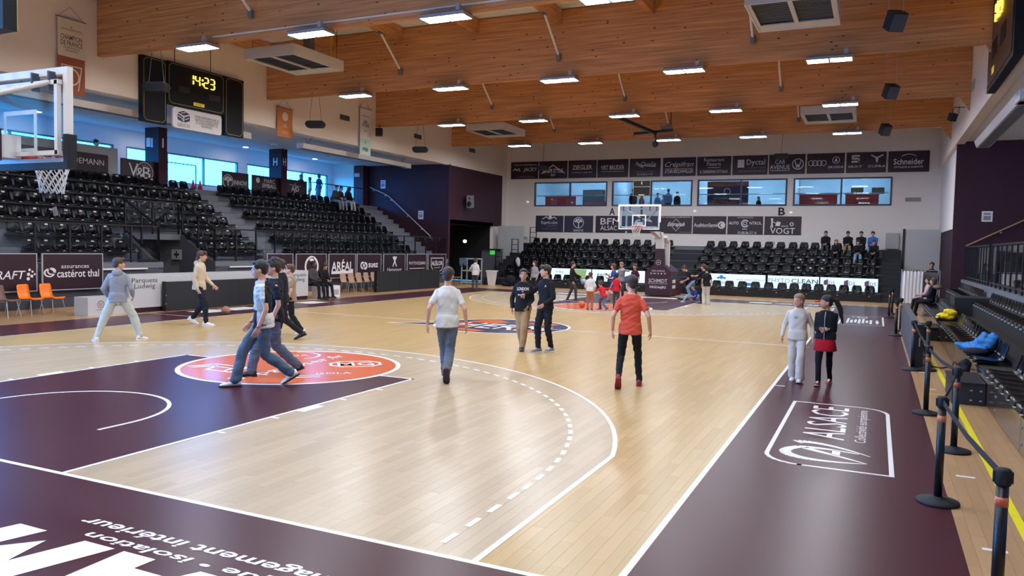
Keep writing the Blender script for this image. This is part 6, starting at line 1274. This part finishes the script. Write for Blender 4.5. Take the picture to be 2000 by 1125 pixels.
P11 = person('girl in off-white hoodie and trousers walking along the sideline', 7.80, 8.98, 178, 1.42, ('hood', c_off), ('wide', c_off), (w_s, w_s), ('lowpony', 'fair'), feet=((7.87, 8.84, 0, 0, .1), (7.74, 9.10, 0, 0, -.1)), hands=((-.13, .05, -.48), (.13, .06, -.48)), head=(-.55, 0), vox=.011, fat=1.08)
chest_print(P11, [('HAPPY\nBASKET', .03, .0, .07, .045)], 1, .68, 'green_print2' if 'green_print2' in MATS else mat('green_print2', (50, 110, 80), .6))
P12 = person('girl in black bomber jacket and red skirt with long ponytail', 8.23, 8.9, 172, 1.44, ('jacket', c_black), ('slim', c_leg), (r_s, w_s), ('pony', 'black'), 'tan', feet=((8.31, 9.08, 0, 0, -.1), (8.16, 8.70, 0, 0, .1)), hands=((.13, .20, -.26), (-.10, .21, -.27)), head=(-1.05, 0), vox=.011, fat=1.06)
root, to, I = P12; pe = I['base']; s = I['s']
lpart('skirt', MB().loft([ringp(pe+Vector((0, 0, dz*s)), Matrix.Identity(3), rx*s, ry*s, 24) for dz, rx, ry in ((-.26, .205, .225), (-.255, .21, .23), (-.02, .172, .135), (.06, .155, .11))]), cloth('skirt', (176, 24, 40)), root, True)
lpart('zip', MB().tube([pe+Vector((.0, .150, -.03))*s, pe+Vector((0, .150, .2))*s, pe+Vector((0, .155, .4))*s, pe+Vector((0, .09, .50))*s], .006, 5), 'alu', to)
lpart('sleeve_cuff', MB().rcone(I['arms'][0][2]-(I['arms'][0][2]-I['arms'][0][1]).normalized()*.06, I['arms'][0][2], .045*s, .04*s), c_off, to, True)
# black and white panels on the striding boy's shirt
root, to, I = P3; s = I['s']
for i in (0, 1):
    s0_, e_, w2 = I['arms'][i]
    lpart('bracelet', MB().tube([w2+Vector((.03*s*math.cos(t), .03*s*math.sin(t), .01)) for t in np.linspace(0, 2*PI, 13)], .005, 5, False), 'black_metal', root)
PAINT = {to.name: (lambda co, I=I: (co[:, 1] < -.045*I['s']) & (co[:, 2] > I['base'].z+.10*I['s']) | ((co[:, 1] > .05*I['s']) & (co[:, 2] < I['base'].z+.14*I['s'])), c_black)}
chest_print(P3, [('6', 0, .05, .08, .12), ('7', -.01, -.1, .08, .1)], 1, .4, 'red_plastic')
# --- far half
person('boy in white hoodie standing with his back turned at the rack trolley', -8.05, 27.7, 25, 1.5, ('hood', c_white), ('jogger', c_dgrey), (b_s, b_s), ('short', 'brown'), vox=VF, head=(.2, 0), hands=((-.02, .3, -.2), None))
person('woman in grey shirt and dark jeans holding a jacket', -4.8, 27.2, 165, 1.47, ('long', c_grey), ('slim', c_navy), (w_s, w_s), ('long', 'dark'), vox=VF, head=(-.2, 0))
PB = person('boy in black sweater with red print holding a pale blue ball', -1.95, 24.35, -70, 1.56, ('long', c_black), ('jogger', c_dgrey), (b_s, w_s), ('short', 'black'), vox=VF, feet=((-2.15, 24.42, 0, 0, 0), (-1.75, 24.3, 0, 0, 0)), hands=((.1, .42, -.3), (.06, .05, -.5)))
_w = Matrix.Rotation(math.radians(-70), 3, 'Z') @ (PB[2]['arms'][0][2]+(PB[2]['arms'][0][2]-PB[2]['arms'][0][1]).normalized()*.07+Vector((0, .04, -.15)))
ball((-1.95+_w.x, 24.35+_w.y, _w.z), 'ball_grey', 'pale blue ball held by the boy in the black sweater', .12, 'light_grey')
person('small boy in white top and rust trousers with his back turned', .2, 20.4, 20, 1.27, ('long', c_white), ('jogger', c_brown), (b_s, w_s), ('short', 'brown'), vox=VF, hands=((-.05, .25, -.4), (.05, .1, -.45)), lean=.08)
person('small boy in red sweater and jeans lunging with arms stretched', .58, 20.9, 60, 1.16, ('long', c_red), ('jeans', c_jean), (b_s, w_s), ('short', 'brown'), vox=VF, feet=((.36, 21.05, 0, 0, 0), (.78, 20.5, .04, 0, -.3)), hands=((-.40, .22, -.18), (.44, .0, .02)), lean=.45, drop=.02)
person('girl in blue t-shirt skipping with one leg bent back', -.4, 24.6, 100, 1.56, ('tee', c_blue), ('shorts', c_blue), (b_s, w_s), ('bob', 'brown'), vox=VF, feet=((-.05, 24.35, .22, 0, -.9), (-.55, 24.75, 0, 0, 0)), hands=((.02, .25, -.25), (-.05, .3, -.12)), head=(.1, 0))
person('boy in grey hoodie raising one hand behind the red-shirted child', -.62, 26.6, 172, 1.53, ('hood', c_grey), ('jogger', c_dgrey), (b_s, b_s), ('fringe', 'fair'), vox=VF, hands=((-.02, .18, .02), None))
person('child in red vest and grey trousers with his back turned', .58, 22.1, 15, 1.2, ('vest', c_red), ('jogger', c_dgrey), (b_s, b_s), ('curly', 'black'), 'tan', vox=VF, hands=((-.08, .12, -.42), (.08, .12, -.42)))
person('boy in maroon shirt standing beside the padded hoop base', .15, 25.9, 165, 1.5, ('tee', c_maroon), ('jogger', c_dgrey), (b_s, b_s), ('fringe', 'brown'), vox=VF)
person('man in black t-shirt and jeans bending over', 1.75, 29.05, 100, 1.75, ('tee', c_black), ('jeans', c_palejean), (w_s, w_s), ('short', 'brown'), vox=VF, lean=.75, hands=((.0, .22, -.38), (.0, .2, -.4)), drop=.12, pdx=(0, -.15), head=(0, -.25))
person('boy in black t-shirt and white trousers with his back turned', 3.0, 25.95, 25, 1.48, ('tee', c_black), ('wide', c_off), (w_s, w_s), ('curly', 'black'), vox=VF)
person('boy in black t-shirt reaching across behind the white-trousered boy', 2.72, 26.75, 70, 1.55, ('tee', c_black), ('jogger', c_black), (b_s, b_s), ('short', 'brown'), vox=VF, hands=((-.05, .45, -.16), None), head=(.2, 0))
P = person('child in blue shirt sitting on the floor with legs folded', 2.3, 27.4, 150, 1.3, ('tee', c_blue), ('jeans', c_palejean), (w_s, w_s), ('short', 'brown'), vox=VF, sit=(0, 0, .13), feet=((2.75, 27.2, 0, .6, 0), (1.9, 27.05, 0, -.6, 0)), lean=.35, hands=((.12, .3, -.3), (-.12, .35, -.28)))
# --- seated on stands
def sitter(label, x, y, face, H, zs, top, bot, hair, skin='light', fl=None, **k):
    fl = fl or (.41 if zs > 1 and zs < 3 else .458)
    a = math.radians(face); fx, fy = -math.sin(a), math.cos(a); rx, ry = math.cos(a), math.sin(a); s = H/1.75; zf = zs-fl
    ft_ = [(x+fx*.50*s+rx*sx*.13, y+fy*.50*s+ry*sx*.13, 0, 0, 0) for sx in (-1, 1)]
    k.setdefault('lean', .28); k.setdefault('hands', ((.10, .34, -.30), (-.10, .34, -.32))); k.setdefault('vox', VF); k.setdefault('fat', 1.22)
    return person(label, x, y, face, H, top, bot, (b_s, b_s), hair, skin, z=zf, feet=ft_, sit=(0, .0, zs+.10*s), **k)
Z5, Z4 = 2.36, 1.97
sitter('boy in black hooded jacket seated alone at the end of the top row', 6.57, 37.85, 178, 1.7, Z5, ('hood', c_black), ('jogger', c_dgrey), ('short', 'dark'))
sitter('boy in black sweater and beige trousers seated in the top row', 7.6, 37.85, 178, 1.7, Z5, ('long', c_black), ('jogger', c_beige), ('fringe', 'black'))
sitter('boy in plain dark sweater seated upright in the top row', 8.2, 37.85, 178, 1.7, Z5, ('long', c_navy), ('jogger', c_black), ('short', 'black'))
sitter('boy in bright blue jacket seated in the top row', 8.74, 37.85, 172, 1.7, Z5, ('jacket', c_bright), ('jogger', c_palejean), ('short', 'black'))
sitter('boy in black coat leaning forward below the top row', 7.12, 36.95, 178, 1.66, Z4, ('hood', c_black), ('jogger', c_black), ('short', 'red'), lean=.4)
sitter('boy in dark sweater and pale jeans leaning on his knees in the tribune', 8.08, 36.95, 182, 1.66, Z4, ('long', c_black), ('jeans', c_palejean), ('short', 'dark'), lean=.45)
sitter('boy in black jacket with clasped hands at the tribune edge', 8.8, 36.95, 176, 1.66, Z4, ('jacket', c_black), ('jogger', c_black), ('short', 'brown'), lean=.4)
sitter('man in dark suit jacket seated on a white cube stool', -10.25, 18.75, -95, 1.78, .46, ('jacket', c_dgrey), ('slim', c_navy), ('short', 'black'), 'dark', lean=.05)
sitter('woman in black jacket looking down at her phone on a white stool', -10.3, 19.4, -100, 1.68, .46, ('jacket', c_black), ('slim', c_navy), ('long', 'brown'), lean=.2, head=(0, -.35))
sitter('person in green jacket seated in the top grandstand row', -16.15, 27.55, -85, 1.65, 4.16, ('jacket', c_green), ('jogger', c_grey), ('short', 'dark'), head=(-.5, 0))
sitter('person in dark top with tied hair seated between two friends', -16.2, 28.0, -95, 1.62, 4.16, ('long', c_maroon), ('jogger', c_palejean), ('lowpony', 'brown'))
sitter('person in black hoodie and pale trousers seated in the top grandstand row', -16.15, 28.6, -95, 1.68, 4.16, ('hood', c_black), ('jogger', c_off), ('bob', 'black'), 'dark')
sitter('laughing woman in pink-grey sweater seated at the courtside stand', 10.62, 27.2, 88, 1.66, .46, ('long', cloth('pink', (196, 168, 170))), ('slim', c_navy), ('long', 'dark'), lean=-.1)
sitter('woman in dark coat with fur collar seated at the courtside stand', 10.68, 25.9, 80, 1.68, .46, ('jacket', c_navy), ('slim', c_black), ('long', 'brown'), lean=-.12)
lp_ = thing('fur_collar', 'brown fur collar lying on the courtside backrest', 'collar', (10.85, 25.9, .95)); lpart('fur', MB().ell((0, 0, .08), (.16, .3, .09)), mat('fur', (140, 116, 90), .9, bump=1, bscale=80), lp_, True)
# --- standing around the hall edges
person('man in dark jacket and grey top standing by the white curtain', 11.05, 32.6, 170, 1.82, ('jacket', c_black), ('jogger', c_off), (b_s, b_s), ('short', 'dark'), 'tan', vox=VF)
person('red-haired woman in blue standing on the concourse', -18.6, 29.4, 75, 1.62, ('tee', c_bright), ('wide', c_palejean), (w_s, w_s), ('bob', 'red'), z=4.18, vox=VF)
person('person in white coat standing on the concourse', -18.5, 28.55, 120, 1.35, ('long', c_white), ('wide', c_off), (w_s, w_s), ('bob', 'dark'), z=4.18, vox=VF)
person('person in dark top standing before the concourse window', -18.7, 28.05, -150, 1.45, ('long', c_dgrey), ('jogger', c_black), (b_s, b_s), ('bob', 'dark'), z=4.18, vox=VF)
person('person with dark hair standing inside the concourse booth', -17.95, 15.6, -60, 1.58, ('tee', c_black), ('jogger', c_black), (b_s, b_s), ('curly', 'black'), z=4.18, vox=VF)
for x, y, f, H, tp, hr_, l in ((-4.45, 41.0, 20, 1.7, c_navy, 'dark', 'person in navy seen from behind in the second club room'), (-3.85, 40.7, 160, 1.35, c_red, 'fair', 'child in red beside the table of the second club room'), (-2.85, 40.6, 30, 1.4, c_palejean, 'brown', 'child in pale blue at the second club window'), (-2.15, 40.3, 10, 1.62, c_palejean, 'fair', 'person in pale blue leaning at the second club window'), (-1.65, 40.4, 200, 1.45, c_black, 'black', 'person in black at the second club window'), (-2.55, 40.9, 180, 1.3, c_off, 'brown', 'child in white in the second club room'), (2.85, 40.6, 160, 1.15, c_navy, 'brown', 'child in navy in the third club room')):
    person(l, x, y, f, H, ('long', tp), ('jogger', c_navy), (b_s, b_s), ('bob' if H < 1.4 else 'short', hr_), z=4.0, vox=.028)
# ---- jackets left on the courtside seats
def lump(name, label, cat, parts, m, loc, vox=.016, wr=.018, extra=None):
    r = thing(name, label, cat, loc); mb = MB()
    for c_, rr, ang in parts: mb.ell(c_, rr, 14, 9, Matrix.Rotation(ang, 3, 'Z') @ Matrix.Rotation(ang*.6, 3, 'Y'))
    remesh('cloth', mb, m, r, vox, 3, wr); return r
r = lump('jacket', 'bright blue jacket thrown over courtside seats', 'jacket', [((0, 0, .06), (.22, .42, .07), .1), ((.1, -.2, .14), (.16, .22, .10), .6), ((.14, .1, .20), (.10, .26, .12), -.3), ((-.16, .25, .03), (.14, .2, .07), .4), ((.2, -.3, .24), (.08, .12, .12), .3)], cloth('jkblue', (60, 126, 186)), (10.58, 11.3, .46))
lpart('lining', MB().ell((-.05, -.45, .02), (.2, .22, .07)), c_navy, r, True)
r = lump('jacket', 'bright yellow jacket bundled on a courtside seat', 'jacket', [((0, 0, .10), (.2, .34, .09), .2), ((.06, -.15, .2), (.16, .2, .10), .5), ((-.1, .3, .06), (.15, .22, .06), -.3)], cloth('jkyellow', (236, 206, 40)), (10.62, 18.2, .46))
lpart('white_lining', MB().ell((-.12, .08, .12), (.12, .16, .05)), c_white, r, True)
lump('rucksack', 'dark navy bag hanging from the front of the courtside stand', 'bag', [((0, 0, .22), (.07, .14, .22), 0), ((0, .05, .36), (.08, .12, .1), .2)], c_navy, (10.28, 9.75, .02))
lump('bag_or_heap', 'dark blue heap in place of a seated person beside the tribune stairs', 'bag', [((0, 0, .3), (.3, .25, .3), .3), ((-.25, -.1, .12), (.25, .2, .12), .2)], c_navy, (-8.6, 32.75, 0), .02)  # plain heap stands in for a person sitting in dark clothes
lump('bag_or_heap', 'open sports bag on the floor beside the padded hoop base', 'bag', [((0, 0, .08), (.3, .18, .08), .2), ((.2, .05, .12), (.12, .12, .08), .3)], c_grey, (1.5, 28.6, 0), .02)

# ================================================================== evaluate text and bodies
dg = bpy.context.evaluated_depsgraph_get(); dg.update()
TREES = {}
def wrinkle(me, amp, seed):
    n = len(me.vertices); co = np.empty(n*3); me.vertices.foreach_get('co', co); co = co.reshape(-1, 3); no = np.empty(n*3); me.vertices.foreach_get('normal', no); no = no.reshape(-1, 3)
    r_ = np.random.default_rng(seed); d = np.zeros(n)
    for k in range(7):
        f = r_.normal(size=3)*np.array([16, 16, 26])*(1+.35*k); d += np.sin(co @ f+r_.uniform(0, 6)+1.2*np.sin(co @ (f[::-1]*.5)))/(1+.45*k)
    co = co+no*(d*amp*.45)[:, None]; me.vertices.foreach_set('co', co.ravel()); me.update()
NEW = []
for o, wr, extra, m in BODIES: NEW.append(bpy.data.meshes.new_from_object(o.evaluated_get(dg), depsgraph=dg))
TM = []
for t in TEXTS: TM.append(bpy.data.meshes.new_from_object(t[0].evaluated_get(dg), depsgraph=dg))
for idx, ((o, wr, extra, m), me) in enumerate(zip(BODIES, NEW)):
    o.modifiers.clear(); old = o.data; o.data = me; me.name = o.name.split('.')[0]
    if wr: wrinkle(me, wr, idx)
    me.materials.clear(); me.materials.append(m if not isinstance(m, str) else MATS[m])
    if o.name in PAINT:
        fn, mm = PAINT[o.name]; me.materials.append(mm); ce = np.empty(len(me.polygons)*3); me.polygons.foreach_get('center', ce); me.polygons.foreach_set('material_index', fn(ce.reshape(-1, 3)).astype(np.int32))
    if extra:
        bm = bmesh.new(); bm.from_mesh(me)
        for mb, mm in extra:
            if mm not in list(me.materials): me.materials.append(mm)
            i = list(me.materials).index(mm); tmp = bpy.data.meshes.new('x'); tmp.from_pydata(mb.v, [], mb.f); tmp.polygons.foreach_set('material_index', [i]*len(tmp.polygons)); bm.from_mesh(tmp); bpy.data.meshes.remove(tmp)
        bm.to_mesh(me); bm.free()
    me.polygons.foreach_set('use_smooth', [True]*len(me.polygons)); bpy.data.meshes.remove(old)
from mathutils.bvhtree import BVHTree
for (o, c, R, U, wid, hei, m, par, name), me in zip(TEXTS, TM):
    n = len(me.vertices); co = np.empty(n*3); me.vertices.foreach_get('co', co); co = co.reshape(-1, 3)
    lo, hi = co.min(0), co.max(0); sp_ = np.maximum(hi-lo, 1e-6); u = (co[:, 0]-(lo[0]+hi[0])/2)/sp_[0]*wid; v = (co[:, 1]-(lo[1]+hi[1])/2)/sp_[1]*hei
    P = np.array(c)+np.outer(u, np.array(R))+np.outer(v, np.array(U))
    if name == 'print':
        b = BVHTree.FromPolygons([tuple(q.co) for q in par.data.vertices], [tuple(q.vertices) for q in par.data.polygons]); N_ = R.cross(U)
        for i in range(n):
            h = b.ray_cast(Vector(P[i]), -N_)
            if h[0] is not None: P[i] = np.array(h[0]+N_*.004)
    else:
        p = par; off = Vector((0, 0, 0))
        while p is not None: off += p.location; p = p.parent
        P = P-np.array(off)
    me.vertices.foreach_set('co', P.ravel()); me.update(); me.materials.clear(); me.materials.append(MATS[m] if isinstance(m, str) else m)
    q = link(name, me, par); cu = o.data; bpy.data.objects.remove(o); bpy.data.curves.remove(cu)
